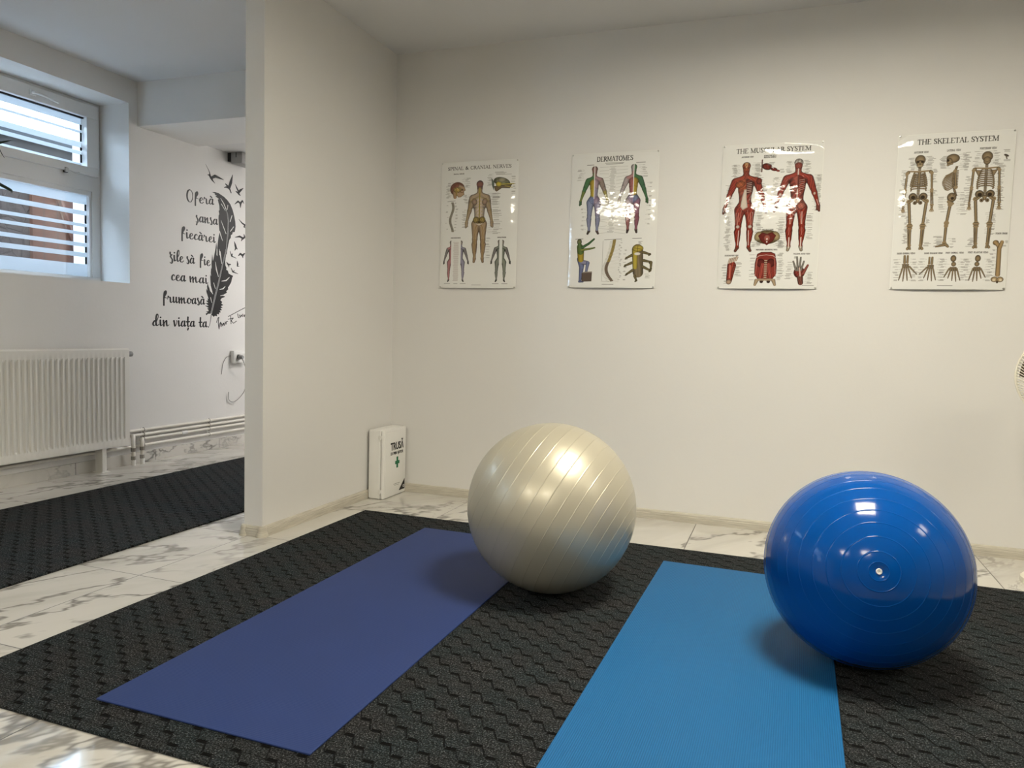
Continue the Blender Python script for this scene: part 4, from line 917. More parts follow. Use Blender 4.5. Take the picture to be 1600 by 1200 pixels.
# heating pipes
def pipe(z, y0, y1, x, r, label, extra=None):
    m_ = MB().tube([(x, y0, z), (x, y1, z)], r, 14)
    o = m_.build('heating_pipe', M['pipe'], None, True); tag(o, label, 'pipe', 'white heating pipes along the skirting')
    if extra: extra(o)
    return o
PXX = LX+.0165
Pz = (.222, .190, .160, .118)
pipe(Pz[0], -1.6, BY, PXX, .0095, 'white heating pipe along the wall, topmost of the four right of the radiator')
pipe(Pz[1], -.128, BY, PXX, .0095, 'white heating pipe along the wall, second from the top right of the radiator')
def coup(o): MB().tube([(PXX, .315, Pz[2]), (PXX, .365, Pz[2])], .0135, 16).build('coupling', M['pvc'], o, True)
pipe(Pz[2], -.052, BY, PXX, .0095, 'white heating pipe along the wall with a coupling, third from the top', coup)
pipe(Pz[3], -1.6, BY, PXX, .0095, 'white heating pipe along the wall, lowest of the four right of the radiator')
def riser(y, ztop, x, label):
    r = tag(empty('riser_pipe', (x, y, 0)), label, 'pipe', 'short riser pipes from the floor')
    el = [(0, 0, .100), (0, 0, ztop-.030)]+[(-(x-PXX)*(1-math.cos(a))*1.0, .030*(1-math.cos(a)), ztop-.030+.030*math.sin(a)) for a in (.4, .8, 1.2, PI/2)]
    MB().tube(el, .0125, 14).build('elbow', M['pipe'], r, True)
    MB().tube([(0, 0, .092), (0, 0, .116)], .0155, 6).build('union_nut', M['nickel'], r)
    MB().tube([(0, 0, .060), (0, 0, .093)], .0115, 14).build('valve_body', M['pipe'], r, True)
    MB().tube([(0, 0, .036), (0, 0, .061)], .0150, 6).build('union_nut', M['nickel'], r)
    MB().tube([(0, 0, 0), (0, 0, .037)], [.0150, .0140], 16).build('floor_collar', M['white_plastic'], r, True)
riser(-.135, Pz[1], LX+.052, 'white riser pipe with two dark nuts, the one nearer the radiator')
riser(-.060, Pz[2], LX+.048, 'white riser pipe with two dark nuts, the one farther from the radiator')
for y, lb in ((-.020, 'small bracket holding the four heating pipes right beside the risers'), (.585, 'small bracket holding the four heating pipes in the middle of the wall')):
    r = tag(empty('pipe_bracket', (LX, y, .17)), lb, 'bracket', 'pipe brackets on the wall')
    MB().box(0, .005, -.012, .012, -.07, .065, .001).build('back_plate', M['white_plastic'], r)
    for z in Pz:
        MB().tube([(.003, 0, z-.17-.0125)]+[(.0165+.0128*math.cos(a), 0, z-.17+.0128*math.sin(a)) for a in np.linspace(-PI*.5, PI*.62, 9)], .0022, 6).build('hook', M['nickel'], r, True)
# ------------------------------------------------------------------ wall socket, plug and cable
sk = tag(empty('wall_socket', (LX, .905, .690)), 'white double wall socket half hidden by the partition edge', 'socket')
MB().box(0, .036, -.075, .075, -.048, .048, .005, 3).build('housing', M['white_plastic'], sk, True)
for y in (-.036, .036):
    MB().lathe([(.0285, 0), (.0285, .003), (.026, .004), (.025, .0035), (0, .0035)], 28, Matrix.Translation((.0345, y, 0)) @ Matrix.Rotation(PI/2, 4, 'Y')).build('socket_ring', M['white_plastic'], sk, True)
pg = tag(empty('power_plug', (LX+.038, .878, .690)), 'dark grey power plug in the wall socket', 'plug')
MB().lathe([(.019, 0), (.0195, .012), (.016, .020), (.016, .036), (.012, .044), (0, .044)], 24, Matrix.Rotation(PI/2, 4, 'Y')).build('plug_body', M['grey_plastic'], pg, True)
MB().lathe([(.0196, .003), (.0202, .006), (.0202, .010), (.0196, .013)], 24, Matrix.Rotation(PI/2, 4, 'Y'), True).build('grip_band', M['dark_grey'], pg, True)
cb = catmull([(LX+.072, .885, .675), (LX+.07, .905, .640), (LX+.05, .955, .575), (LX+.03, .985, .50), (LX+.02, .965, .415), (LX+.015, .905, .360), (LX+.012, .845, .340), (LX+.012, .800, .365), (LX+.012, .80, .42)], 6)
tag(MB().tube(cb, .0028, 8).build('power_cable', M['cable'], None, True), 'thin grey cable looping down from the wall socket', 'cable')
cb2 = catmull([(LX+.004, .832, .700), (LX+.008, .780, .690), (LX+.006, .745, .640), (LX+.004, .735, .585), (LX+.004, .730, .560)], 6)
tag(MB().tube(cb2, .0022, 8).build('thin_wire', M['cable'], None, True), 'thin loose wire hanging left of the wall socket', 'wire')
# ------------------------------------------------------------------ grey box unit under the lower ceiling
un = tag(empty('wall_unit', (LX, .79, CB)), 'small grey box unit with a dark end high on the wall beyond the beam', 'wall unit')
MB().box(.036, .14, 0, .18, -.085, 0, .008).build('housing', M['grey_plastic'], un, True)
MB().box(0, .0355, .006, .17, -.066, 0, .003).build('end_cap', M['dark_grey'], un, True)
MB().box(.082, .090, -.001, .006, -.040, -.004, .001).build('vent_slot', M['dark_grey'], un)
# ------------------------------------------------------------------ pedestal fan
FC = Vector((3.190, -.36, .828)); FR = .176
fan = tag(empty('pedestal_fan', (FC.x, FC.y, 0)), 'cream pedestal fan at the right edge of the photo by the poster wall', 'fan')
MB().lathe([(0, .034), (.05, .034), (.06, .031), (.102, .027), (.110, .020), (.110, 0), (0, 0)], 56).build('base', M['cream_plastic'], fan, True)
MB().lathe([(.024, .033), (.024, .09), (.017, .10), (.017, .42), (.0215, .425), (.0215, .45), (.012, .455), (.012, FC.z-.10), (0, FC.z-.10)], 28).build('pole', M['cream_plastic'], fan, True)
fd = Vector((-.12, -.99, .0)).normalized(); Qf = Vector((0, 0, 1)).rotation_difference(fd).to_matrix().to_4x4(); Qf = Matrix.Translation((0, 0, FC.z)) @ Qf
mo = MB(); mo.lathe([(0, -.17), (.04, -.165), (.055, -.14), (.058, -.07), (.05, -.045), (0, -.045)], 32, Qf); mo.tube([(0, .08, FC.z-.11), (0, .085, FC.z-.03)], .016, 14)
mo.build('motor_housing', M['cream_plastic'], fan, True)
def cage(front):
    m_ = MB(); n = 96; h0, h1 = (.0, .052) if front else (-.004, -.050)
    for k in range(n):
        a = 2*PI*k/n; sw = .30 if front else -.18
        pts = []
        for t in np.linspace(0, 1, 7):
            r = .032+(FR-.032)*t; hh = h1+(h0-h1)*t**4; aa = a+sw*(1-t)*t*2
            pts.append(Qf @ Vector((r*math.cos(aa), r*math.sin(aa), hh)))
        m_.tube(pts, .0014, 5, False)
    for r, h in ((FR, h0), (FR*.72, h1*.77)):
        m_.tube([Qf @ Vector((r*math.cos(2*PI*k/72), r*math.sin(2*PI*k/72), h)) for k in range(73)], .0042 if r == FR else .0016, 8, False)
    m_.lathe([(0, h1+.004), (.030, h1+.003), (.034, h1-.002), (0, h1-.002)], 32, Qf)
    return m_
cage(True).build('front_grille', M['cream_plastic'], fan, True); cage(False).build('rear_grille', M['cream_plastic'], fan, True)
hub = MB(); hub.lathe([(0, .022), (.018, .020), (.024, .010), (.024, -.03), (0, -.03)], 28, Qf); hub = hub.build('hub', M['grey_plastic'], fan, True)
for k in range(5):
    bm = bmesh.new(); V = []
    for i in range(9):
        row = []
        for j in range(7):
            r = .020+.142*i/8; u = (j/6-.5)*(1.0+.35*math.sin(i/8*PI)); a = 2*PI*k/5+u*.62+.25*i/8
            row.append(bm.verts.new(Qf @ Vector((r*math.cos(a), r*math.sin(a), -.004-u*.030))))
        V.append(row)
    for i in range(8):
        for j in range(6): bm.faces.new((V[i][j], V[i+1][j], V[i+1][j+1], V[i][j+1]))
    m_ = MB(); m_.bm.free(); m_.bm = bm; bl = m_.build('blade', M['blade'], fan, True); md = bl.modifiers.new('thick', 'SOLIDIFY'); md.thickness = .002
# ------------------------------------------------------------------ plant on the window sill
plant = tag(empty('potted_plant', (LX-.12, -1.13, WZ0)), 'dark narrow-leaved plant on the window sill at the left edge', 'plant')
MB().lathe([(0, 0), (.055, 0), (.060, .006), (.078, .125), (.083, .127), (.083, .148), (.074, .148), (.071, .120), (0, .118)], 36).build('pot', M['pot'], plant, True)
MB().lathe([(0, .126), (.071, .122), (.071, .119), (0, .119)], 28).build('soil', M['soil'], plant, True)
MB().tube(catmull([(0, 0, .12), (.01, .01, .25), (0, .015, .40), (-.005, .02, .52)], 4), [.010]*8+[.008]*5, 8).build('stem', M['soil'], plant, True)
def leaf(pts, wd, up=Vector((0, 0, 1))):
    P_ = [Vector(p) for p in catmull(pts, 8)]; bm = bmesh.new(); R = []
    for i, p in enumerate(P_):
        t = i/(len(P_)-1); d = (P_[min(i+1, len(P_)-1)]-P_[max(i-1, 0)]).normalized(); s_ = d.cross(up); s_ = s_.normalized() if s_.length > 1e-4 else Vector((1, 0, 0))
        n_ = s_.cross(d); ww = wd*(.45+.55*min(1, t*3))*(1-t**3)+.0006
        R.append([bm.verts.new(p-s_*ww+n_*ww*.5), bm.verts.new(p), bm.verts.new(p+s_*ww+n_*ww*.5)])
    for a, b_ in zip(R[:-1], R[1:]):
        for k in range(2): bm.faces.new((a[k], a[k+1], b_[k+1], b_[k]))
    m_ = MB(); m_.bm.free(); m_.bm = bm; o = m_.build('leaf', M['leaf'], plant, True, None); q_ = o.modifiers.new('thick', 'SOLIDIFY'); q_.thickness = .0012
    return o
# leaves that reach into the photo
leaf([(0, .02, .50), (.01, .10, .62), (.02, .20, .69), (.03, .317, .745)], .015, Vector((1, 0, .35)))
leaf([(0, .02, .48), (.02, .10, .535), (.03, .17, .557), (.035, .238, .578)], .013, Vector((1, 0, .35)))
leaf([(0, .02, .44), (.02, .10, .53), (.03, .19, .50), (.035, .285, .468), (.036, .302, .462), (.036, .303, .448)], .012, Vector((1, 0, .35)))
leaf([(0, .02, .36), (.02, .10, .40), (.03, .17, .36), (.035, .215, .305), (.036, .222, .285)], .010, Vector((1, 0, .35)))
rnd = random.Random(11)
for i in range(20):
    a = rnd.uniform(-PI*.6, PI*.1) if i % 4 else rnd.uniform(PI*1.3, PI*1.5); L = rnd.uniform(.20, .32); z = rnd.uniform(.34, .54); up_ = rnd.uniform(.04, .22); rx = .45 if math.cos(a) < 0 else .8
    leaf([(0, .02, z), (math.cos(a)*L*.4*rx, .02+math.sin(a)*L*.4, z+up_*.8), (math.cos(a)*L*.75*rx, .02+math.sin(a)*L*.75, z+up_), (math.cos(a)*L*rx, .02+math.sin(a)*L, z+up_*.5)], .011)
# ------------------------------------------------------------------ lettering and stickers on the window wall
SY, SZ = .0068, .0047            # units: anisotropic pens follow the lettering
def iso_mesh(F, y0, z0, cell, name, mat, label, cat, group=None, kind=None):
    """contour F<0 on a grid, as a thin sticker on the wall"""
    nz, ny = F.shape; bm = bmesh.new(); cache = {}
    def V(key, y, z):
        v = cache.get(key)
        if v is None: v = cache[key] = bm.verts.new((0, y, z))
        return v
    act = np.argwhere((np.minimum(np.minimum(F[:-1, :-1], F[1:, :-1]), np.minimum(F[:-1, 1:], F[1:, 1:])) < 0))
    for j, i in act:
        cs = ((j, i), (j, i+1), (j+1, i+1), (j+1, i)); f = [F[c] for c in cs]; poly = []
        for k in range(4):
            a, b_ = cs[k], cs[(k+1) % 4]; fa, fb = f[k], f[(k+1) % 4]
            if fa < 0: poly.append(V(a, a[1]*cell, a[0]*cell))
            if (fa < 0) != (fb < 0):
                t = fa/(fa-fb); t = min(max(t, .02), .98); poly.append(V((min(a, b_), max(a, b_)), (a[1]+(b_[1]-a[1])*t)*cell, (a[0]+(b_[0]-a[0])*t)*cell))
        if len(poly) >= 3: bm.faces.new(poly)
    bmesh.ops.recalc_face_normals(bm, faces=bm.faces[:])
    bmesh.ops.solidify(bm, geom=bm.faces[:], thickness=-.0007)
    xs = [v.co.x for v in bm.verts]; dx = -min(xs)+.0002
    for v in bm.verts: v.co.x += dx
    me = bpy.data.meshes.new(name); bm.to_mesh(me); bm.free(); me.materials.append(mat)
    o = bpy.data.objects.new(name, me); C.objects.link(o); o.location = (LX, y0, z0)
    return tag(o, label, cat, group, kind)
def grid(y0, y1, z0, z1, cell):
    ny, nz = int((y1-y0)/cell)+2, int((z1-z0)/cell)+2
    return np.meshgrid(y0+np.arange(ny)*cell, z0+np.arange(nz)*cell)
def strokes_sdf(Y, Z, strokes):
    F = np.full(Y.shape, 99.0); u, v = Y/SY, Z/SZ
    for st in strokes:
        if len(st) == 1: st = [st[0], (st[0][0]+1e-5, st[0][1], st[0][2])]
        for a, b_ in zip(st[:-1], st[1:]):
            ax, ay, bx, by = a[0]/SY, a[1]/SZ, b_[0]/SY, b_[1]/SZ; L2 = (bx-ax)**2+(by-ay)**2+1e-12
            t = np.clip(((u-ax)*(bx-ax)+(v-ay)*(by-ay))/L2, 0, 1); F = np.minimum(F, np.hypot(u-ax-t*(bx-ax), v-ay-t*(by-ay))-(a[2]+(b_[2]-a[2])*t))
    return F
def bounds(strokes, pad=.02):
    P_ = [p for s in strokes for p in s]; return min(p[0] for p in P_)-pad, max(p[0] for p in P_)+pad, min(p[1] for p in P_)-pad, max(p[1] for p in P_)+pad
def sticker(strokes, cell, name, label, cat, group=None, mat=None):
    y0, y1, z0, z1 = bounds(strokes); Y, Z = grid(y0, y1, z0, z1, cell)
    return iso_mesh(strokes_sdf(Y, Z, strokes), y0, z0, cell, name, mat or M['black'], label, cat, group)
SCR = {  # pen strokes in x-height units
 'O': (1.30, [[(.55, 2.15), (.25, 1.9), (.08, 1.2), (.15, .45), (.45, .02), (.80, .12), (1.02, .75), (1.02, 1.5), (.85, 2.0), (.55, 2.15)]]),
 'f': (.86, [[(.22, -.52), (.22, .3), (.24, 1.0), (.30, 1.6), (.48, 1.98), (.62, 1.82), (.56, 1.45), (.32, 1.02)], [(.24, .98), (.44, .80), (.74, .74)]]),
 'e': (.86, [[(.22, .42), (.52, .60), (.66, .85), (.50, 1.02), (.26, .82), (.16, .42), (.30, .06), (.56, .02), (.86, .30)]]),
 'r': (.92, [[(.02, .55), (.10, 1.08), (.22, .92), (.46, .90), (.50, .55), (.52, .15), (.66, .0), (.90, .22)]]),
 'a': (1.02, [[(.70, .90), (.42, .98), (.16, .55), (.20, .10), (.42, .05), (.68, .55), (.74, .98)], [(.74, .98), (.70, .45), (.78, .05), (1.0, .22)]]),
 's': (.62, [[(.20, 1.08), (.18, .82), (.40, .45), (.44, .05), (.28, -.16), (.08, -.02)]]),
 'n': (1.04, [[(.12, .96), (.16, .45), (.18, .02)], [(.18, .30), (.46, .86), (.60, .96), (.62, .40), (.72, .03), (1.02, .24)]]),
 'i': (.56, [[(.18, .98), (.20, .40), (.28, .03), (.54, .24)], [(.22, 1.42), (.24, 1.50)]]),
 'c': (.80, [[(.60, .74), (.62, .92), (.46, 1.0), (.22, .72), (.18, .28), (.36, .02), (.80, .26)]]),
 'z': (.68, [[(.10, 1.42), (.12, 1.12), (.34, 1.02), (.54, 1.06)], [(.34, 1.02), (.16, .72), (.30, .50), (.50, .20), (.46, -.30), (.26, -.46), (.08, -.26)]]),
 'l': (.60, [[(.26, .70), (.56, 1.30), (.58, 1.84), (.42, 1.98), (.24, 1.50), (.20, .55), (.32, .05), (.60, .24)]]),
 'm': (1.56, [[(.12, .96), (.16, .45), (.20, .02)], [(.20, .30), (.46, .88), (.58, .92), (.60, .40), (.62, .02)], [(.62, .30), (.90, .88), (1.04, .94), (1.06, .40), (1.18, .02), (1.52, .26)]]),
 'u': (1.02, [[(.14, .98), (.14, .38), (.26, .02), (.56, .40), (.64, .96)], [(.64, .96), (.64, .35), (.76, .02), (1.0, .24)]]),
 'o': (.90, [[(.44, 1.0), (.18, .72), (.18, .24), (.42, .0), (.70, .28), (.70, .74), (.44, 1.0)], [(.70, .80), (.92, .70)]]),
 'd': (1.06, [[(.60, .78), (.36, .86), (.12, .40), (.20, .04), (.42, .06), (.58, .50)], [(.56, .55), (.88, 1.35), (.90, 1.86), (.74, 1.96), (.58, 1.40), (.56, .45), (.70, .02), (1.04, .24)]]),
 'v': (.84, [[(.06, .84), (.16, 1.0), (.24, .45), (.36, .02), (.62, .50), (.70, .95), (.58, 1.02)]]),
 't': (.72, [[(.34, 1.72), (.30, .90), (.30, .25), (.44, .0), (.70, .22)], [(.06, .86), (.62, .90)]]),
 '.': (.36, [[(.18, .08), (.20, .10)]]),
}
SCR['~'] = (SCR['a'][0], SCR['a'][1]+[[(.34, 1.46), (.58, 1.26)]])
SCR['§'] = (SCR['s'][0], SCR['s'][1]+[[(.26, -.34), (.16, -.58)]])
SCR['¶'] = (SCR['t'][0], SCR['t'][1]+[[(.40, -.24), (.30, -.58)]])
def write(text, p0, p1, xh=.0400):
    tot = sum(SCR[c][0] for c in text); k = (p1[0]-p0[0])/tot; x = p0[0]; out = []
    for c in text:
        adv, ss = SCR[c]
        for s_ in ss:
            q = catmull([(x+a*k, p0[1]+(p1[1]-p0[1])*(x-p0[0])/(p1[0]-p0[0])+b_*xh) for a, b_ in s_], 5); st = []
            for i, p in enumerate(q):
                a_, b_ = q[max(i-1, 0)], q[min(i+1, len(q)-1)]; dx, dz = (b_[0]-a_[0])/SY, (b_[1]-a_[1])/SZ; L = math.hypot(dx, dz)+1e-9
                wgt = abs(dz)/L if dz < 0 else .35*abs(dz)/L*(abs(dx)/L+.25)
                if c in 'f' and s_ is ss[0] and i < len(q)*.5: wgt = .95
                st.append((p[0], p[1], .40+.66*max(0, wgt)**1.3))
            if len(s_) == 2: st = [(p[0], p[1], .95) for p in st]
            out.append(st)
        x += adv*k
    return out
BIRDS = [[[(0.5901,2.0291,0.4),(0.6052,2.0306,0.93),(0.6268,2.0134,2.0),(0.6398,1.9974,1.07),(0.6639,1.982,0.27)],[(0.6268,2.0134,1.6),(0.6661,2.0338,2.13),(0.706,2.0309,1.47),(0.7554,2.0251,0.27)],[(0.616,2.0236,1.2),(0.6095,2.05,0.53),(0.5966,2.0688,0.33),(0.5688,2.1011,0.13)]],[[(0.8174,1.9815,1.87),(0.8335,2.023,2.13),(0.852,2.0812,0.4)],[(0.7623,1.9694,0.53),(0.7829,1.9765,1.2),(0.8105,1.977,1.87),(0.8244,1.9636,1.07),(0.8361,1.9433,0.8)],[(0.776,1.999,0.67),(0.8012,1.9848,1.73)]],[[(0.8814,2.0162,0.27),(0.8995,1.9906,1.07),(0.9139,1.9738,1.2)],[(0.8877,1.9641,0.53),(0.9139,1.9576,1.73),(0.9284,1.9455,1.07),(0.9404,1.9412,0.4)],[(0.9187,1.9617,1.6),(0.9427,1.984,1.6),(0.9716,2.0042,0.27)]],[[(0.8762,1.865,0.33),(0.9142,1.8925,1.33),(0.9407,1.8808,1.6),(0.9623,1.9058,1.07),(0.9795,1.8873,0.33)],[(0.9407,1.8742,1.33),(0.9408,1.8481,0.33)]],[[(0.9232,1.7569,0.27),(0.9598,1.733,1.1),(0.9969,1.7202,1.47),(1.0344,1.7163,0.73)],[(0.9969,1.7247,1.28),(0.9801,1.7064,0.73),(0.997,1.7019,0.55)]],[[(0.881,1.6141,0.37),(0.9336,1.6263,1.56),(0.9704,1.6165,1.65),(0.9906,1.6282,1.28),(0.9803,1.6496,0.46)],[(0.967,1.6161,1.47),(0.9504,1.5936,0.37)]],[[(0.8733,1.5795,0.37),(0.8845,1.5518,1.56),(0.8911,1.5346,1.65),(0.9075,1.5252,0.46)],[(0.8878,1.5297,1.1),(0.8781,1.5129,0.46)]],[[(0.8254,1.5025,0.33),(0.8446,1.465,0.98),(0.8947,1.4543,0.33)],[(0.8446,1.465,0.98),(0.8522,1.4843,0.54)]],[[(0.918,1.4754,0.43),(0.9415,1.4939,1.52),(0.9653,1.483,1.73),(0.9891,1.5018,0.87)],[(0.9653,1.483,1.3),(0.9693,1.4646,0.43)]],[[(0.7879,1.4145,0.43),(0.8068,1.3979,1.41),(0.8295,1.4001,0.98)],[(0.8105,1.3957,1.08),(0.8144,1.3776,0.33)]],[[(0.9064,1.4341,0.43),(0.9104,1.4104,1.3),(0.9066,1.394,0.76),(0.9261,1.3958,0.54)]],[[(0.8372,1.3744,0.33),(0.8564,1.3469,1.08),(0.9146,1.3358,0.33)],[(0.8564,1.3469,0.98),(0.8756,1.3592,0.33)]]]
FEATHER = [(0.6306,1.9116),(0.6636,1.9185),(0.7032,1.9163),(0.759,1.9003),(0.7967,1.8807),(0.8286,1.8554),(0.8544,1.8154),(0.8707,1.7735),(0.8819,1.735),(0.886,1.6954),(0.8776,1.6539),(0.8536,1.6476),(0.8498,1.6324),(0.8343,1.6237),(0.8344,1.6059),(0.8165,1.5837),(0.807,1.5515),(0.7975,1.5149),(0.7881,1.474),(0.784,1.4717),(0.7729,1.4183),(0.7752,1.3897),(0.788,1.3699),(0.7843,1.3565),(0.8031,1.3502),(0.8107,1.3298),(0.8373,1.3214),(0.8603,1.3164),(0.8489,1.2985),(0.839,1.2659),(0.8185,1.238),(0.8034,1.2237),(0.8072,1.2097),(0.7846,1.1935),(0.7937,1.1825),(0.7659,1.1703),(0.7473,1.1588),(0.7772,1.1509),(0.7362,1.1382),(0.7215,1.1218),(0.7437,1.1098),(0.7311,1.0972),(0.7534,1.0866),(0.7252,1.0776),(0.7489,1.0665),(0.7215,1.0617),(0.7415,1.0483),(0.7142,1.0431),(0.7297,1.0306),(0.7069,1.0272),(0.7105,1.0143),(0.6849,1.016),(0.6886,0.9995),(0.6632,1.0024),(0.6538,0.9933),(0.6343,1.0066),(0.6201,1.0165),(0.5952,1.0157),(0.5755,1.0038),(0.5706,1.0148),(0.5917,1.0258),(0.5671,1.031),(0.5987,1.0347),(0.6009,1.043),(0.5825,1.0561),(0.6058,1.0571),(0.5587,1.0755),(0.6023,1.0738),(0.5692,1.0928),(0.5988,1.0962),(0.5727,1.1118),(0.5952,1.1129),(0.5868,1.1304),(0.6009,1.1234),(0.5777,1.1757),(0.5756,1.201),(0.5882,1.1815),(0.5833,1.2168),(0.5903,1.2402),(0.6023,1.213),(0.6201,1.1885),(0.6415,1.1744),(0.6222,1.2246),(0.6179,1.2703),(0.6165,1.3111),(0.6272,1.2864),(0.6222,1.3218),(0.6272,1.3631),(0.6343,1.3228),(0.6293,1.3888),(0.6364,1.461),(0.645,1.4057),(0.6578,1.4514),(0.67,1.5004),(0.6803,1.5537),(0.6865,1.4936),(0.6944,1.5467),(0.7048,1.6002),(0.7128,1.6274),(0.7097,1.653),(0.7065,1.6787),(0.7022,1.7301),(0.7046,1.7565),(0.7108,1.7618),(0.7034,1.7866),(0.7126,1.7924),(0.7113,1.8226),(0.7033,1.8429),(0.6941,1.8694),(0.7082,1.874),(0.6788,1.8839),(0.6667,1.8925),(0.691,1.8925),(0.6558,1.9012),(0.6727,1.9043),(0.6455,1.9109)]
SLITS = [[(0.7248,1.8812,0.46),(0.759,1.848,0.73),(0.7811,1.8123,0.73)],[(0.731,1.8432,0.55),(0.7748,1.7981,0.37)],[(0.8012,1.8442,0.55),(0.7969,1.8105,0.37)],[(0.8468,1.7742,0.55),(0.8257,1.7245,0.64)],[(0.8664,1.6926,0.55),(0.8291,1.6518,0.55)],[(0.7281,1.721,0.27),(0.7531,1.6766,0.64),(0.7815,1.6278,0.55)],[(0.7146,1.6363,0.55),(0.7283,1.6032,0.73),(0.7451,1.5704,0.37)],[(0.7098,1.5049,0.27),(0.7173,1.462,0.92)],[(0.6864,1.537,0.18),(0.6865,1.4588,0.73)],[(0.736,1.2662,0.43),(0.7844,1.2751,0.87),(0.8183,1.3014,0.54)],[(0.714,1.2022,0.43),(0.7509,1.2098,0.87),(0.7733,1.2296,0.43)],[(0.7214,1.1557,0.33),(0.7697,1.1637,0.76)],[(0.7173,1.4853,0.98),(0.7358,1.399,0.65)],[(0.6867,1.4973,0.65),(0.6882,1.4512,0.43)],[(0.6687,1.4055,0.33),(0.681,1.3474,0.98),(0.7015,1.2974,0.54)],[(0.6522,1.2472,0.54),(0.6703,1.2046,0.43)],[(0.6023,1.2334,0.76),(0.6201,1.1885,0.98),(0.6436,1.1643,0.43)],[(0.6201,1.1373,0.54),(0.6322,1.0993,0.43)]]
RACHIS = [[(0.7811,1.8123,0.37),(0.7969,1.7797,0.82),(0.8066,1.7283,1.01),(0.8036,1.6395,1.01),(0.7911,1.5672,0.82),(0.7849,1.5046,0.55),(0.7839,1.5083,0.87),(0.7469,1.3949,0.87),(0.703,1.2508,1.08),(0.6595,1.1239,1.19),(0.6272,1.0193,1.08)]]
QUILL = [(0.6272,1.009,0.65),(0.6201,0.9727,0.54),(0.6094,0.9261,0.43)]
SIGN = [[(0.6828,0.9535,0.49),(0.6944,0.9851,0.49),(0.7069,0.9932,0.49),(0.7003,0.9487,0.49),(0.7085,0.9043,0.49),(0.7143,0.9385,0.49),(0.7239,0.957,0.49),(0.7306,0.922,0.49),(0.7365,0.9494,0.49)],[(0.7566,0.9499,0.49),(0.7439,0.9391,0.49),(0.7477,0.9286,0.49),(0.7626,0.951,0.49),(0.7671,0.9316,0.49)],[(0.7738,0.9608,0.49),(0.7828,0.9409,0.49),(0.7866,0.9611,0.49),(0.8017,0.9641,0.49)],[(0.8344,1.0049,0.49),(0.8383,0.9463,0.49)],[(0.8062,0.9802,0.49),(0.8613,0.9923,0.49)],[(0.8398,0.9704,0.49),(0.8613,0.9896,0.49)],[(0.8383,0.9703,0.49),(0.8653,0.9511,0.49),(0.9003,0.9691,0.49)],[(0.8077,1.0015,0.49),(0.9991,1.0783,0.49),(1.0356,1.0925,0.49)],[(0.9118,1.0262,0.49),(0.9198,0.9967,0.49),(0.9332,0.9943,0.49)],[(0.93,1.0186,0.49),(0.9427,0.9984,0.49),(0.9521,1.0193,0.49),(0.9634,1.0044,0.49),(0.9729,1.0255,0.49)],[(0.9938,1.0207,0.49),(0.9809,1.0121,0.49),(0.9874,1.0052,0.49),(0.997,1.0235,0.49),(1.0035,1.01,0.49)],[(1.0115,1.0267,0.49),(1.0156,1.0131,0.49)],[(1.0197,1.016,0.49),(1.0237,1.0299,0.49),(1.0327,1.0164,0.49)]]
WORDS = [('Ofer~',(0.3857,1.8022),(0.6563,1.8255)),('§ansa',(0.4708,1.6746),(0.6963,1.682)),('fiec~rei',(0.3313,1.5419),(0.673,1.545)),('zile',(0.2289,1.371),(0.3574,1.369)),('s~',(0.3815,1.3704),(0.4647,1.3693)),('fie',(0.5078,1.3711),(0.6183,1.3674)),('cea',(0.2397,1.2363),(0.378,1.2367)),('mai',(0.4102,1.2368),(0.5941,1.2347)),('frumoas~',(0.1652,1.0813),(0.5649,1.0816)),('din',(0.0759,0.9183),(0.2227,0.9166)),('via¶a',(0.2579,0.9172),(0.4663,0.9162)),('ta.',(0.5009,0.9158),(0.6058,0.9147))]
LINES = [(0, 'Oferă'), (1, 'șansa'), (2, 'fiecărei'), ((3, 4, 5), 'zile să fie'), ((6, 7), 'cea mai'), (8, 'frumoasă'), ((9, 10, 11), 'din viața ta.')]
ORD = ['first', 'second', 'third', 'fourth', 'fifth', 'sixth', 'last']
for n_, (ids, tx) in enumerate(LINES):
    st = []
    for i in ([ids] if isinstance(ids, int) else ids): st += write(*WORDS[i])
    sticker(st, .0022, 'wall_lettering', 'black script words %s on the wall, %s line of the quote' % (tx, ORD[n_]), 'lettering', 'lines of the black wall quote')
Y, Z = grid(.54, .93, .88, 1.95, .0030)
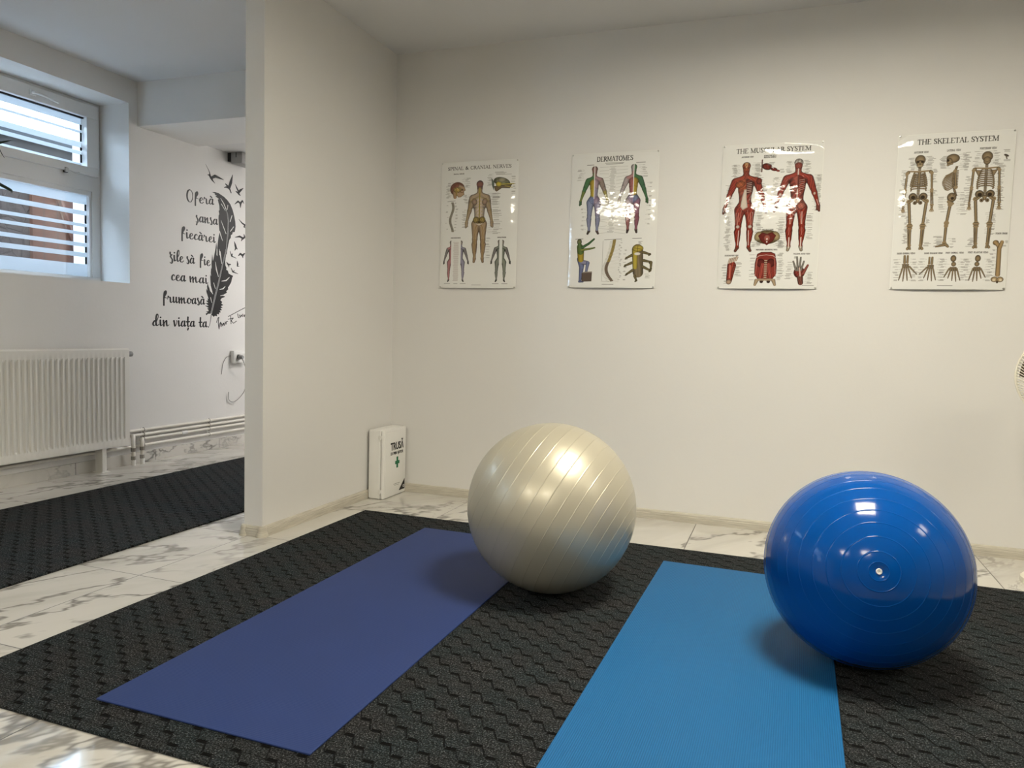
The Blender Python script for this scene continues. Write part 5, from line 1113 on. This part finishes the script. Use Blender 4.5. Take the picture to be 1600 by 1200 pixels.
u, v = Y/SY, Z/SZ; PTS = np.array(FEATHER)/np.array([SY, SZ])
ins = np.zeros(Y.shape, bool); d = np.full(Y.shape, 99.0)
for (ax, ay), (bx, by) in zip(PTS, np.roll(PTS, -1, 0)):
    ins ^= ((ay > v) != (by > v)) & (u < (bx-ax)*(v-ay)/(by-ay+1e-12)+ax)
    t = np.clip(((u-ax)*(bx-ax)+(v-ay)*(by-ay))/((bx-ax)**2+(by-ay)**2+1e-12), 0, 1); d = np.minimum(d, np.hypot(u-ax-t*(bx-ax), v-ay-t*(by-ay)))
Fv = np.where(ins, -d, d)
Fr = strokes_sdf(Y, Z, RACHIS)
Fv = np.maximum(Fv, -strokes_sdf(Y, Z, SLITS)); Fv = np.maximum(Fv, -Fr)
fe = tag(empty('feather_sticker', (LX, .54, .88)), 'large black feather sticker beside the wall quote', 'sticker')
fp = iso_mesh(Fv, 0, 0, .0030, 'vanes', M['black'], None, None); fp.parent = fe; fp.location = (0, 0, 0)
Fq = np.minimum(Fr+.35, strokes_sdf(Y, Z, [QUILL])); fq = iso_mesh(Fq, 0, 0, .0030, 'quill', M['quill'], None, None); fq.parent = fe; fq.location = (0, 0, 0); fq['label'] = 'grey quill'
BL = ['black bird sticker with a long thin raised wing, leftmost and first above the feather', 'black bird sticker with one broad wing straight up, second of the top birds', 'black bird sticker with spread wings by the partition edge, third from the top', 'black bird sticker shaped like a flat M below the three top birds', 'black bird sticker half behind the partition edge, right of the feather shoulder', 'black bird sticker with an arched wing, right of the word fiecărei', 'small upright black bird sticker below the arched-wing bird', 'small black bird sticker with a V of thin wings right of the feather middle', 'small black M-shaped bird sticker by the partition edge', 'tiny black bird sticker touching the feather edge', 'tiny upright black bird sticker near the partition edge', 'lowest tiny black bird sticker above the wide feather end']
for b_, lb in zip(BIRDS, BL):
    sticker(b_, .0020, 'bird_sticker', lb, 'sticker', 'black birds flying off the feather')
sticker(SIGN, .0020, 'signature_sticker', 'thin black handwritten signature sticker below the feather', 'sticker')
